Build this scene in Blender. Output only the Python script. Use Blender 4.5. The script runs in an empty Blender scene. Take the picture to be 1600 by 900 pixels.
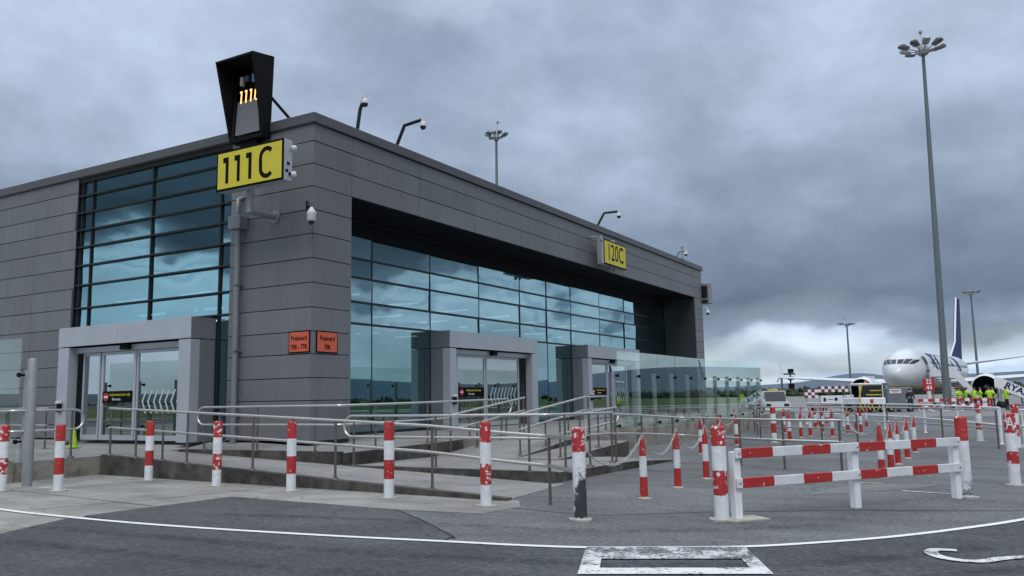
import bpy, math, random
from mathutils import Vector, Matrix
random.seed(7)
R = math.radians
S = bpy.context.scene
COL = S.collection

# ---------------------------------------------------------------- camera
CAM = Vector((14.489, -15.1885, 1.6))
RX = Vector((0.863287, 0.504400, -0.017773))
RU = Vector((0.080464, -0.102780, 0.991444))
RF = Vector((-0.498258, 0.857331, 0.129315))
FPX = 1315.0
cd = bpy.data.cameras.new('camera')
cam = bpy.data.objects.new('camera', cd)
COL.objects.link(cam)
cd.sensor_width = 36.0
cd.lens = FPX / 1600 * 36
cd.clip_start = 0.1
cd.clip_end = 20000
M = Matrix((RX, RU, -RF)).transposed().to_4x4()
M.translation = CAM
cam.matrix_world = M
S.camera = cam

# ---------------------------------------------------------------- world: overcast sky
SUN_EL, SUN_AZ = R(52), R(150)      # azimuth measured clockwise from +Y
w = bpy.data.worlds.new('World')
S.world = w
w.use_nodes = True
nt = w.node_tree
nt.nodes.clear()
def N(tree, typ, **kw):
    n = tree.nodes.new(typ)
    for k, v in kw.items():
        if k == 'inp':
            for a, b in v.items():
                n.inputs[a].default_value = b
        else:
            setattr(n, k, v)
    return n
def ramp(n, stops, interp='LINEAR'):
    cr = n.color_ramp
    cr.interpolation = interp
    while len(cr.elements) > 1:
        cr.elements.remove(cr.elements[-1])
    cr.elements[0].position = stops[0][0]
    cr.elements[0].color = (*stops[0][1], 1)
    for p, c in stops[1:]:
        e = cr.elements.new(p)
        e.color = (*c, 1)
def math_n(tree, op, a=None, b=None, c=None, clamp=False):
    n = tree.nodes.new('ShaderNodeMath')
    n.operation = op
    n.use_clamp = clamp
    for i, v in enumerate((a, b, c)):
        if v is None: continue
        if isinstance(v, (int, float)): n.inputs[i].default_value = v
        else: tree.links.new(v, n.inputs[i])
    return n.outputs[0]
L = nt.links.new
tc = N(nt, 'ShaderNodeTexCoord')
sep = N(nt, 'ShaderNodeSeparateXYZ')
L(tc.outputs['Generated'], sep.inputs[0])
zc = math_n(nt, 'MAXIMUM', sep.outputs[2], 0.0)
den = math_n(nt, 'ADD', zc, 0.22)
px = math_n(nt, 'DIVIDE', sep.outputs[0], den)
py = math_n(nt, 'DIVIDE', sep.outputs[1], den)
cmb = N(nt, 'ShaderNodeCombineXYZ')
L(px, cmb.inputs[0]); L(py, cmb.inputs[1])
n1 = N(nt, 'ShaderNodeTexNoise', inp={'Scale': 1.15, 'Detail': 9.0, 'Roughness': 0.54, 'Distortion': 0.25})
L(cmb.outputs[0], n1.inputs['Vector'])
n2 = N(nt, 'ShaderNodeTexNoise', inp={'Scale': 0.28, 'Detail': 3.0, 'Roughness': 0.5})
L(cmb.outputs[0], n2.inputs['Vector'])
n3 = N(nt, 'ShaderNodeTexNoise', inp={'Scale': 5.0, 'Detail': 5.0, 'Roughness': 0.55})
mp3 = N(nt, 'ShaderNodeMapping', inp={'Scale': (1, 1, 1.5)})
L(tc.outputs['Generated'], mp3.inputs[0]); L(mp3.outputs[0], n3.inputs['Vector'])
# height of the cloud bands, pushed up and down by the noise
warp = math_n(nt, 'MULTIPLY', math_n(nt, 'SUBTRACT', n3.outputs[0], 0.5), 0.16)
wz = math_n(nt, 'MULTIPLY', warp, math_n(nt, 'MULTIPLY_ADD', zc, 2.2, 0.55))
ez = math_n(nt, 'ADD', zc, wz)
# the dark mass hangs lower towards +X +Y and higher to the west
# a storm bank to the east and south (seen mirrored in the glass)
bank = N(nt, 'ShaderNodeMapRange', interpolation_type='SMOOTHSTEP', inp={'From Min': 0.12, 'From Max': 0.45})
L(math_n(nt, 'MAXIMUM', sep.outputs[0], math_n(nt, 'MULTIPLY', sep.outputs[1], -1.0)), bank.inputs[0])
az = math_n(nt, 'ADD', math_n(nt, 'MULTIPLY_ADD', sep.outputs[0], -0.03, ez), math_n(nt, 'MULTIPLY_ADD', sep.outputs[1], 0.06, -0.05))
az = math_n(nt, 'ADD', az, math_n(nt, 'MULTIPLY', bank.outputs[0], math_n(nt, 'MULTIPLY_ADD', n3.outputs[0], 0.34, -0.22)))
cr = N(nt, 'ShaderNodeValToRGB')
ramp(cr, [(0.0, (.55, .63, .72)), (.025, (.66, .73, .80)), (.038, (.44, .53, .65)), (.052, (.62, .69, .76)),
          (.068, (.50, .57, .66)), (.080, (.25, .30, .375)), (.12, (.138, .173, .228)), (.18, (.195, .237, .305)),
          (.27, (.345, .40, .495)), (.36, (.425, .487, .595)), (.45, (.43, .49, .60)), (.62, (.95, 1.02, 1.12)), (1.0, (1.5, 1.52, 1.54))])
L(az, cr.inputs[0])
md = math_n(nt, 'MULTIPLY_ADD', n1.outputs[0], 1.45, 0.26)
md2 = math_n(nt, 'MULTIPLY_ADD', n2.outputs[0], 0.5, 0.77)
bz = N(nt, 'ShaderNodeMapRange', interpolation_type='SMOOTHSTEP', inp={'From Min': 0.15, 'From Max': 0.21})
L(ez, bz.inputs[0])
bz2 = N(nt, 'ShaderNodeMapRange', interpolation_type='SMOOTHSTEP', inp={'From Min': 0.38, 'From Max': 0.55, 'To Min': 1.0, 'To Max': 0.0})
L(ez, bz2.inputs[0])
bk_ = math_n(nt, 'MULTIPLY', math_n(nt, 'MULTIPLY', bank.outputs[0], bz.outputs[0]), math_n(nt, 'MULTIPLY', bz2.outputs[0], -0.5))
mm = math_n(nt, 'MULTIPLY', math_n(nt, 'MULTIPLY', md, md2), math_n(nt, 'ADD', bk_, 1.0))
# finer ragged edges on the clouds
n4 = N(nt, 'ShaderNodeTexNoise', inp={'Scale': 9.0, 'Detail': 7.0, 'Roughness': 0.58, 'Distortion': 0.2})
L(mp3.outputs[0], n4.inputs['Vector'])
mm = math_n(nt, 'MULTIPLY', mm, math_n(nt, 'MULTIPLY_ADD', n4.outputs[0], 0.7, 0.65))
glow = math_n(nt, 'MULTIPLY', bank.outputs[0], math_n(nt, 'SUBTRACT', 1.0, bz.outputs[0]))
mm = math_n(nt, 'MULTIPLY', mm, math_n(nt, 'MULTIPLY_ADD', glow, 0.12, 0.98))
vm = N(nt, 'ShaderNodeVectorMath', operation='SCALE')
L(cr.outputs[0], vm.inputs[0]); L(mm, vm.inputs['Scale'])
sky = N(nt, 'ShaderNodeTexSky', sky_type='NISHITA', sun_disc=False, sun_elevation=SUN_EL, sun_rotation=SUN_AZ)
bg1 = N(nt, 'ShaderNodeBackground', inp={'Strength': 0.10})
L(sky.outputs[0], bg1.inputs[0])
bg2 = N(nt, 'ShaderNodeBackground', inp={'Strength': 1.0})
vt = N(nt, 'ShaderNodeVectorMath', operation='MULTIPLY'); vt.inputs[1].default_value = (0.95, 1.0, 1.06)
L(vm.outputs[0], vt.inputs[0]); L(vt.outputs[0], bg2.inputs[0])
cover = N(nt, 'ShaderNodeMapRange', inp={'From Min': 0.36, 'From Max': 0.52, 'To Min': 0.78, 'To Max': 1.0})
L(n1.outputs[0], cover.inputs[0])
mixw = N(nt, 'ShaderNodeMixShader')
L(cover.outputs[0], mixw.inputs[0]); L(bg1.outputs[0], mixw.inputs[1]); L(bg2.outputs[0], mixw.inputs[2])
wo = N(nt, 'ShaderNodeOutputWorld')
L(mixw.outputs[0], wo.inputs[0])

sl = bpy.data.lights.new('sun', 'SUN')
sl.energy = 1.1
sl.angle = R(25)
sl.color = (1.0, 0.96, 0.91)
so = bpy.data.objects.new('sun', sl)
COL.objects.link(so)
so.location = (30, -40, 60)
sd = Vector((math.sin(SUN_AZ) * math.cos(SUN_EL), math.cos(SUN_AZ) * math.cos(SUN_EL), math.sin(SUN_EL)))
so.rotation_euler = sd.to_track_quat('Z', 'Y').to_euler()

S.view_settings.view_transform = 'Standard'
S.view_settings.look = 'None'
S.view_settings.exposure = 0.25
S.view_settings.gamma = 1.0
S.view_settings.use_curve_mapping = False

# ---------------------------------------------------------------- helpers
def tag(o, label=None, cat=None, group=None, kind=None):
    if label: o['label'] = label
    if cat: o['category'] = cat
    if group: o['group'] = group
    if kind: o['kind'] = kind
    return o
def thing(name, label, cat, loc=(0, 0, 0), rz=0.0, group=None):
    o = bpy.data.objects.new(name, None)
    COL.objects.link(o)
    o.location = loc
    o.rotation_euler = (0, 0, rz)
    o.empty_display_size = 0.3
    return tag(o, label, cat, group)
def copy_tree(o, parent=None):
    c = o.copy(); COL.objects.link(c)
    if parent: c.parent = parent
    for ch in list(o.children): copy_tree(ch, c)
    return c
def ray(x, y):
    return RX * ((x - 800) / FPX) - RU * ((y - 450) / FPX) + RF
def ground_at(x, y, z=0.0):
    d = ray(x, y); return CAM + d * ((z - CAM.z) / d.z)
def far_at(x, depth):
    d = ray(x, 608); t = depth / (d.x * -0.5024 + d.y * 0.8646)
    return Vector((CAM.x + d.x * t, CAM.y + d.y * t, 0))

class MB:
    def __init__(s): s.v = []; s.f = []; s.m = []; s.sm = []
    def add(s, vs, fs, mi=0, smooth=False, mat=None):
        b = len(s.v)
        s.v += [tuple(mat @ Vector(v)) if mat else tuple(v) for v in vs]
        for f in fs:
            s.f.append(tuple(b + i for i in f)); s.m.append(mi); s.sm.append(smooth)
        return s
    def box(s, x0, x1, y0, y1, z0, z1, mi=0, mat=None, bev=0.0):
        if bev > 0:
            b = bev
            vs = []
            for z, e in ((z0, b), (z0 + b, 0), (z1 - b, 0), (z1, b)):
                i = e
                vs += [(x0 + i + b, y0 + i, z), (x1 - i - b, y0 + i, z), (x1 - i, y0 + i + b, z), (x1 - i, y1 - i - b, z),
                       (x1 - i - b, y1 - i, z), (x0 + i + b, y1 - i, z), (x0 + i, y1 - i - b, z), (x0 + i, y0 + i + b, z)]
            fs = [tuple(reversed(range(8))), tuple(range(24, 32))]
            for k in range(3):
                for j in range(8):
                    a = k * 8 + j; c = k * 8 + (j + 1) % 8
                    fs.append((a, c, c + 8, a + 8))
            return s.add(vs, fs, mi, False, mat)
        vs = [(x0, y0, z0), (x1, y0, z0), (x1, y1, z0), (x0, y1, z0), (x0, y0, z1), (x1, y0, z1), (x1, y1, z1), (x0, y1, z1)]
        fs = [(0, 3, 2, 1), (4, 5, 6, 7), (0, 1, 5, 4), (1, 2, 6, 5), (2, 3, 7, 6), (3, 0, 4, 7)]
        return s.add(vs, fs, mi, False, mat)
    def prism(s, poly, z0, z1, mi=0, mat=None):
        # poly counter-clockwise in xy; z0, z1 numbers or lists
        n = len(poly)
        a = z0 if isinstance(z0, (list, tuple)) else [z0] * n
        b = z1 if isinstance(z1, (list, tuple)) else [z1] * n
        vs = [(p[0], p[1], a[i]) for i, p in enumerate(poly)] + [(p[0], p[1], b[i]) for i, p in enumerate(poly)]
        fs = [tuple(reversed(range(n))), tuple(range(n, 2 * n))] + [(i, (i + 1) % n, n + (i + 1) % n, n + i) for i in range(n)]
        return s.add(vs, fs, mi, False, mat)
    def sheet(s, poly, z, mi=0):
        zz = z if isinstance(z, (list, tuple)) else [z] * len(poly)
        return s.add([(p[0], p[1], zz[i]) for i, p in enumerate(poly)], [tuple(range(len(poly)))], mi)
    def lathe(s, prof, n=16, mi=0, mat=None, smooth=True, caps=True):
        vs = []; fs = []
        for r, z in prof:
            for k in range(n):
                a = 2 * math.pi * k / n
                vs.append((r * math.cos(a), r * math.sin(a), z))
        for i in range(len(prof) - 1):
            for k in range(n):
                a = i * n + k; b = i * n + (k + 1) % n
                fs.append((a, b, b + n, a + n))
        s.add(vs, fs, mi, smooth, mat)
        if caps:
            m = len(prof) - 1
            s.add([vs[k] for k in range(n)], [tuple(reversed(range(n)))], mi, False, mat)
            s.add([vs[m * n + k] for k in range(n)], [tuple(range(n))], mi, False, mat)
        return s
    def tube(s, pts, r, n=8, mi=0, caps=True, mat=None):
        pts = [Vector(p) for p in pts]
        rs = r if isinstance(r, (list, tuple)) else [r] * len(pts)
        vs = []; fs = []
        t0 = (pts[1] - pts[0]).normalized()
        u = t0.orthogonal().normalized()
        for i, p in enumerate(pts):
            if i == 0: t = t0
            elif i == len(pts) - 1: t = (pts[i] - pts[i - 1]).normalized()
            else: t = ((pts[i] - pts[i - 1]).normalized() + (pts[i + 1] - pts[i]).normalized()).normalized()
            u = (u - t * u.dot(t)).normalized()
            v = t.cross(u)
            for k in range(n):
                a = 2 * math.pi * k / n
                vs.append(p + (u * math.cos(a) + v * math.sin(a)) * rs[i])
        for i in range(len(pts) - 1):
            for k in range(n):
                a = i * n + k; b = i * n + (k + 1) % n
                fs.append((a, b, b + n, a + n))
        s.add(vs, fs, mi, True, mat)
        if caps:
            m = (len(pts) - 1) * n
            s.add([vs[k] for k in range(n)], [tuple(reversed(range(n)))], mi, False, mat)
            s.add([vs[m + k] for k in range(n)], [tuple(range(n))], mi, False, mat)
        return s
    def text(s, body, size, origin, right, up, mi=0, depth=0.004, bold=0.0, sx=1.0, fn=None):
        cu = bpy.data.curves.new('t', 'FONT')
        cu.body = body; cu.size = size; cu.extrude = depth; cu.offset = bold
        cu.align_x = 'CENTER'; cu.align_y = 'CENTER'; cu.resolution_u = 4
        ob = bpy.data.objects.new('t', cu)
        COL.objects.link(ob)
        me = bpy.data.meshes.new_from_object(ob.evaluated_get(bpy.context.evaluated_depsgraph_get()))
        r = Vector(right).normalized(); u = Vector(up).normalized(); n = r.cross(u)
        o = Vector(origin)
        if fn: vs = [fn(v.co.x * sx, v.co.y, v.co.z) for v in me.vertices]
        else: vs = [o + r * v.co.x * sx + u * v.co.y + n * v.co.z for v in me.vertices]
        s.add(vs, [tuple(p.vertices) for p in me.polygons], mi)
        bpy.data.objects.remove(ob); bpy.data.curves.remove(cu); bpy.data.meshes.remove(me)
        return s
    def build(s, name, mats, parent=None, loc=None, rz=0.0):
        me = bpy.data.meshes.new(name)
        me.from_pydata(s.v, [], s.f)
        for m in (mats if isinstance(mats, (list, tuple)) else [mats]): me.materials.append(m)
        for p, mi, sm in zip(me.polygons, s.m, s.sm):
            p.material_index = mi; p.use_smooth = sm
        me.update()
        o = bpy.data.objects.new(name, me)
        COL.objects.link(o)
        if parent: o.parent = parent
        if loc: o.location = loc
        if rz: o.rotation_euler = (0, 0, rz)
        return o

def rot_to(origin, direction, roll=0.0):
    # matrix whose local Z points along direction
    q = Vector(direction).normalized().to_track_quat('Z', 'Y')
    m = q.to_matrix().to_4x4(); m.translation = Vector(origin)
    return m

# ---------------------------------------------------------------- materials
def mat(name, col, rough=0.5, metal=0.0, var=0.0, scale=4.0, bump=0.0, bscale=60.0, spec=0.5, dirt=None, coords='Object', stretch=(1, 1, 1)):
    m = bpy.data.materials.new(name)
    m.use_nodes = True
    t = m.node_tree
    b = t.nodes['Principled BSDF']
    b.inputs['Base Color'].default_value = (*col, 1)
    b.inputs['Roughness'].default_value = rough
    b.inputs['Metallic'].default_value = metal
    b.inputs['Specular IOR Level'].default_value = spec
    if var or bump or dirt:
        tcn = N(t, 'ShaderNodeTexCoord')
        mp = N(t, 'ShaderNodeMapping', inp={'Scale': stretch})
        t.links.new(tcn.outputs[coords], mp.inputs[0])
    if var:
        nz = N(t, 'ShaderNodeTexNoise', inp={'Scale': scale, 'Detail': 6.0, 'Roughness': 0.6})
        t.links.new(mp.outputs[0], nz.inputs['Vector'])
        r = N(t, 'ShaderNodeValToRGB')
        ramp(r, [(.3, tuple(c * (1 - var) for c in col)), (.7, tuple(min(1, c * (1 + var)) for c in col))])
        t.links.new(nz.outputs[0], r.inputs[0])
        out = r.outputs[0]
        if dirt:
            dcol, dscale, lo, hi = dirt
            d = N(t, 'ShaderNodeTexNoise', inp={'Scale': dscale, 'Detail': 8.0, 'Roughness': 0.65})
            t.links.new(mp.outputs[0], d.inputs['Vector'])
            mr = N(t, 'ShaderNodeMapRange', inp={'From Min': lo, 'From Max': hi})
            t.links.new(d.outputs[0], mr.inputs[0])
            mx = N(t, 'ShaderNodeMix', data_type='RGBA')
            t.links.new(mr.outputs[0], mx.inputs[0]); t.links.new(out, mx.inputs[6]); mx.inputs[7].default_value = (*dcol, 1)
            out = mx.outputs[2]
        t.links.new(out, b.inputs['Base Color'])
    if bump:
        nb = N(t, 'ShaderNodeTexNoise', inp={'Scale': bscale, 'Detail': 4.0})
        t.links.new(mp.outputs[0], nb.inputs['Vector'])
        bp = N(t, 'ShaderNodeBump', inp={'Strength': bump, 'Distance': 0.02})
        t.links.new(nb.outputs[0], bp.inputs['Height'])
        t.links.new(bp.outputs[0], b.inputs['Normal'])
    return m

def ground_mat(name, col, var, speck, dirt, dscale=0.35, rough=0.9):
    m = bpy.data.materials.new(name); m.use_nodes = True
    t = m.node_tree; b = t.nodes['Principled BSDF']
    b.inputs['Roughness'].default_value = rough
    b.inputs['Specular IOR Level'].default_value = 0.25
    g = N(t, 'ShaderNodeNewGeometry')
    a = N(t, 'ShaderNodeTexNoise', inp={'Scale': dscale, 'Detail': 9.0, 'Roughness': 0.62, 'Distortion': 0.4})
    s2 = N(t, 'ShaderNodeTexNoise', inp={'Scale': 14.0, 'Detail': 8.0, 'Roughness': 0.8})
    mp = N(t, 'ShaderNodeMapping', inp={'Scale': (0.45, 1.6, 1), 'Rotation': (0, 0, 0.5)})
    st = N(t, 'ShaderNodeTexNoise', inp={'Scale': 1.1, 'Detail': 7.0, 'Roughness': 0.65})
    t.links.new(g.outputs['Position'], a.inputs['Vector']); t.links.new(g.outputs['Position'], s2.inputs['Vector'])
    t.links.new(g.outputs['Position'], mp.inputs[0]); t.links.new(mp.outputs[0], st.inputs['Vector'])
    def spread(o, k, lo=.30, hi=.70):
        m_ = N(t, 'ShaderNodeMapRange', inp={'From Min': lo, 'From Max': hi, 'To Min': 1 - k, 'To Max': 1 + k}); t.links.new(o, m_.inputs[0]); return m_.outputs[0]
    f1 = spread(a.outputs[0], var * .6)
    f2 = spread(s2.outputs[0], speck * .9)
    f3 = spread(st.outputs[0], var * .45)
    f = math_n(t, 'MULTIPLY', math_n(t, 'MULTIPLY', f1, f2), f3)
    # dark drips and oil spots
    sp = N(t, 'ShaderNodeTexNoise', inp={'Scale': 1.7, 'Detail': 6.0, 'Roughness': 0.7})
    t.links.new(g.outputs['Position'], sp.inputs['Vector'])
    mr = N(t, 'ShaderNodeMapRange', inp={'From Min': 0.62, 'From Max': 0.74, 'To Min': 1.0, 'To Max': 1 - dirt})
    t.links.new(sp.outputs[0], mr.inputs[0])
    f = math_n(t, 'MULTIPLY', f, mr.outputs[0])
    # thin wandering cracks and a few paler scuffs
    wv = N(t, 'ShaderNodeTexNoise', inp={'Scale': 1.3, 'Detail': 5.0}); t.links.new(g.outputs['Position'], wv.inputs['Vector'])
    ad = N(t, 'ShaderNodeVectorMath', operation='MULTIPLY_ADD'); t.links.new(wv.outputs['Color'], ad.inputs[0]); ad.inputs[1].default_value = (1.1, 1.1, 0); t.links.new(g.outputs['Position'], ad.inputs[2])
    vo = N(t, 'ShaderNodeTexVoronoi', feature='DISTANCE_TO_EDGE', voronoi_dimensions='2D', inp={'Scale': .42}); t.links.new(ad.outputs[0], vo.inputs['Vector'])
    ck = N(t, 'ShaderNodeMapRange', inp={'From Min': .002, 'From Max': .008, 'To Min': .55, 'To Max': 1.0}); t.links.new(vo.outputs['Distance'], ck.inputs[0])
    gt = N(t, 'ShaderNodeMapRange', inp={'From Min': .52, 'From Max': .58}); t.links.new(a.outputs[0], gt.inputs[0])
    ckm = math_n(t, 'ADD', math_n(t, 'MULTIPLY', math_n(t, 'SUBTRACT', ck.outputs[0], 1.0), gt.outputs[0]), 1.0)
    f = math_n(t, 'MULTIPLY', f, ckm)
    sc = N(t, 'ShaderNodeMapRange', inp={'From Min': .66, 'From Max': .72, 'To Min': 1.0, 'To Max': 1.0 + .5 * dirt}); t.links.new(st.outputs[0], sc.inputs[0])
    f = math_n(t, 'MULTIPLY', f, sc.outputs[0])
    v = N(t, 'ShaderNodeVectorMath', operation='SCALE'); v.inputs[0].default_value = col
    t.links.new(f, v.inputs['Scale'])
    t.links.new(v.outputs[0], b.inputs['Base Color'])
    bp = N(t, 'ShaderNodeBump', inp={'Strength': 0.35, 'Distance': 0.01})
    t.links.new(s2.outputs[0], bp.inputs['Height']); t.links.new(bp.outputs[0], b.inputs['Normal'])
    return m

def banded(name, stops, axis=2, chip=0.0, chipcol=(.72, .74, .76), scuff=0.0, scuff_top=0.6, wob=0.012, rough=0.45, red_only=True):
    # stops: (height, colour) with constant steps, painted bands with a wavering edge, chips and scuffs
    m = bpy.data.materials.new(name); m.use_nodes = True
    t = m.node_tree; b = t.nodes['Principled BSDF']
    b.inputs['Roughness'].default_value = rough
    H = stops[-1][0] + 1.0
    tcn = N(t, 'ShaderNodeTexCoord'); oi = N(t, 'ShaderNodeObjectInfo')
    off = N(t, 'ShaderNodeVectorMath', operation='MULTIPLY_ADD')
    cx = N(t, 'ShaderNodeCombineXYZ')
    for i in range(3): t.links.new(oi.outputs['Random'], cx.inputs[i])
    t.links.new(cx.outputs[0], off.inputs[0]); off.inputs[1].default_value = (37, 71, 53); t.links.new(tcn.outputs['Object'], off.inputs[2])
    sp = N(t, 'ShaderNodeSeparateXYZ'); t.links.new(tcn.outputs['Object'], sp.inputs[0])
    nz = N(t, 'ShaderNodeTexNoise', inp={'Scale': 22.0, 'Detail': 5.0, 'Roughness': 0.7}); t.links.new(off.outputs[0], nz.inputs['Vector'])
    zz = math_n(t, 'ADD', sp.outputs[axis], math_n(t, 'MULTIPLY_ADD', nz.outputs[0], 2 * wob, -wob))
    r = N(t, 'ShaderNodeValToRGB')
    ramp(r, [(max(0, p / H), c) for p, c in stops], 'CONSTANT')
    t.links.new(math_n(t, 'DIVIDE', zz, H), r.inputs[0])
    out = r.outputs[0]
    # slight fading and grime
    g = N(t, 'ShaderNodeTexNoise', inp={'Scale': 7.0, 'Detail': 6.0, 'Roughness': 0.6}); t.links.new(off.outputs[0], g.inputs['Vector'])
    gm = N(t, 'ShaderNodeMapRange', inp={'From Min': 0.3, 'From Max': 0.75, 'To Min': 0.80, 'To Max': 1.05}); t.links.new(g.outputs[0], gm.inputs[0])
    vs = N(t, 'ShaderNodeVectorMath', operation='SCALE'); t.links.new(out, vs.inputs[0]); t.links.new(gm.outputs[0], vs.inputs['Scale'])
    out = vs.outputs[0]
    if chip > 0:
        c = N(t, 'ShaderNodeTexNoise', inp={'Scale': 13.0, 'Detail': 7.0, 'Roughness': 0.68}); t.links.new(off.outputs[0], c.inputs['Vector'])
        th = 0.72 - 0.2 * chip
        mr = N(t, 'ShaderNodeMapRange', inp={'From Min': th, 'From Max': th + 0.015}); t.links.new(c.outputs[0], mr.inputs[0])
        mx = N(t, 'ShaderNodeMix', data_type='RGBA'); t.links.new(mr.outputs[0], mx.inputs[0]); t.links.new(out, mx.inputs[6]); mx.inputs[7].default_value = (*chipcol, 1)
        out = mx.outputs[2]
    if chip > 0:
        mps = N(t, 'ShaderNodeMapping', inp={'Scale': (34, 34, 5) if axis == 2 else (5, 34, 34), 'Rotation': (.12, .2, .1)}); t.links.new(off.outputs[0], mps.inputs[0])
        c = N(t, 'ShaderNodeTexNoise', inp={'Scale': 1.0, 'Detail': 6.0, 'Roughness': 0.7}); t.links.new(mps.outputs[0], c.inputs['Vector'])
        mr = N(t, 'ShaderNodeMapRange', inp={'From Min': .63, 'From Max': .70, 'To Max': .7}); t.links.new(c.outputs[0], mr.inputs[0])
        mx = N(t, 'ShaderNodeMix', data_type='RGBA'); t.links.new(mr.outputs[0], mx.inputs[0]); t.links.new(out, mx.inputs[6]); mx.inputs[7].default_value = (.26, .24, .23, 1)
        out = mx.outputs[2]
    if scuff > 0:
        c = N(t, 'ShaderNodeTexNoise', inp={'Scale': 9.0, 'Detail': 8.0, 'Roughness': 0.72}); t.links.new(off.outputs[0], c.inputs['Vector'])
        low = N(t, 'ShaderNodeMapRange', inp={'From Min': scuff_top, 'From Max': scuff_top - 0.55, 'To Min': -0.22, 'To Max': 0.17}); t.links.new(sp.outputs[2], low.inputs[0])
        fo = N(t, 'ShaderNodeMapRange', inp={'From Min': 0.0, 'From Max': 0.05, 'To Min': -0.6, 'To Max': 0.0}); t.links.new(sp.outputs[2], fo.inputs[0])
        sd_ = math_n(t, 'MULTIPLY_ADD', sp.outputs[0], 1.1, 0.0)
        k = math_n(t, 'ADD', math_n(t, 'ADD', c.outputs[0], low.outputs[0]), math_n(t, 'ADD', fo.outputs[0], sd_))
        mr = N(t, 'ShaderNodeMapRange', inp={'From Min': 0.48, 'From Max': 0.60, 'To Max': scuff}); t.links.new(k, mr.inputs[0])
        mx = N(t, 'ShaderNodeMix', data_type='RGBA'); t.links.new(mr.outputs[0], mx.inputs[0]); t.links.new(out, mx.inputs[6]); mx.inputs[7].default_value = (.018, .02, .026, 1)
        out = mx.outputs[2]
    t.links.new(out, b.inputs['Base Color'])
    bp = N(t, 'ShaderNodeBump', inp={'Strength': 0.25, 'Distance': 0.004}); t.links.new(nz.outputs[0], bp.inputs['Height']); t.links.new(bp.outputs[0], b.inputs['Normal'])
    return m

def glass_mat(name, tint, refl, base, rough=0.0):
    # coated glass: tinted see-through, mirror part growing with the viewing angle
    m = bpy.data.materials.new(name); m.use_nodes = True
    t = m.node_tree; t.nodes.clear()
    tr = N(t, 'ShaderNodeBsdfTransparent', inp={'Color': (*tint, 1)})
    gl = N(t, 'ShaderNodeBsdfGlossy', inp={'Color': (*refl, 1), 'Roughness': rough})
    lw = N(t, 'ShaderNodeLayerWeight', inp={'Blend': 0.5})
    fac = math_n(t, 'MULTIPLY_ADD', math_n(t, 'POWER', lw.outputs['Facing'], 4.0), 1.0 - base, base, clamp=True)
    mx = N(t, 'ShaderNodeMixShader')
    t.links.new(fac, mx.inputs[0]); t.links.new(tr.outputs[0], mx.inputs[1]); t.links.new(gl.outputs[0], mx.inputs[2])
    o = N(t, 'ShaderNodeOutputMaterial'); t.links.new(mx.outputs[0], o.inputs[0])
    return m
def emit_mat(name, col, st):
    m = bpy.data.materials.new(name); m.use_nodes = True
    b = m.node_tree.nodes['Principled BSDF']
    b.inputs['Base Color'].default_value = (*col, 1)
    b.inputs['Emission Color'].default_value = (*col, 1); b.inputs['Emission Strength'].default_value = st
    return m

RED, WHT, CRM = (.42, .022, .020), (.70, .72, .74), (.62, .60, .52)
m_clad = mat('cladding grey', (.150, .153, .163), .42, .0, .07, .55, bump=.02, bscale=2.0, stretch=(1, 1, .5), dirt=((.115, .115, .122), 1.3, .55, .8))
def clad_mat():
    m = m_clad; t = m.node_tree; b = t.nodes['Principled BSDF']
    src = b.inputs['Base Color'].links[0].from_socket
    g_ = N(t, 'ShaderNodeNewGeometry')
    k = math_n(t, 'MULTIPLY_ADD', g_.outputs['Random Per Island'], .15, .925)
    mp = N(t, 'ShaderNodeMapping', inp={'Scale': (5.0, 5.0, .35)}); t.links.new(g_.outputs['Position'], mp.inputs[0])
    z = N(t, 'ShaderNodeTexNoise', inp={'Scale': 1.0, 'Detail': 6.0, 'Roughness': .65}); t.links.new(mp.outputs[0], z.inputs['Vector'])
    r_ = N(t, 'ShaderNodeMapRange', inp={'From Min': .35, 'From Max': .7, 'To Min': 1.03, 'To Max': .94}); t.links.new(z.outputs[0], r_.inputs[0])
    v = N(t, 'ShaderNodeVectorMath', operation='SCALE'); t.links.new(src, v.inputs[0]); t.links.new(math_n(t, 'MULTIPLY', k, r_.outputs[0]), v.inputs['Scale'])
    t.links.new(v.outputs[0], b.inputs['Base Color'])
    t.links.new(math_n(t, 'MULTIPLY_ADD', z.outputs[0], .3, .30), b.inputs['Roughness'])
clad_mat()
m_cladback = mat('dark joint', (.025, .025, .028), .8)
m_cop = mat('coping grey', (.10, .10, .105), .4, .2, .08, .8)
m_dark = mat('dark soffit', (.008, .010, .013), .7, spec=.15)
m_dpanel = mat('dark recess panel', (.035, .037, .042), .45, .0, .06, 1.0)
m_frame = mat('dark mullion', (.020, .023, .027), .4, .3)
m_alu = mat('silver aluminium', (.43, .45, .49), .38, .25, .05, 2.0)
m_alud = mat('grey aluminium side', (.21, .215, .23), .42, .3, .05, 2.0)
m_steel = mat('brushed stainless steel', (.62, .60, .57), .30, .85, .1, 14.0)
m_steeld = mat('weathered steel post', (.15, .135, .12), .5, .6, .15, 14.0)
m_galv = mat('galvanised steel', (.30, .31, .33), .5, .4, .12, 6.0)
m_black = mat('black paint', (.006, .006, .008), .6, spec=.12)
m_charc = mat('charcoal hood lining', (.10, .10, .115), .6, 0, .06, 3.0)
m_white = mat('white paint', (.75, .76, .78), .4, 0, .05, 3.0)
m_offw = mat('off white plastic', (.62, .63, .62), .4)
m_yel = mat('sign yellow', (.62, .53, .035), .45, 0, .05, 6.0)
m_orange = mat('orange notice', (.60, .105, .05), .5, 0, .06, 9.0)
m_ink = mat('black ink', (.006, .006, .006), .9, spec=.1)
m_conc = ground_mat('pale concrete', (.245, .242, .226), .50, .25, .5, .55)
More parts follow.
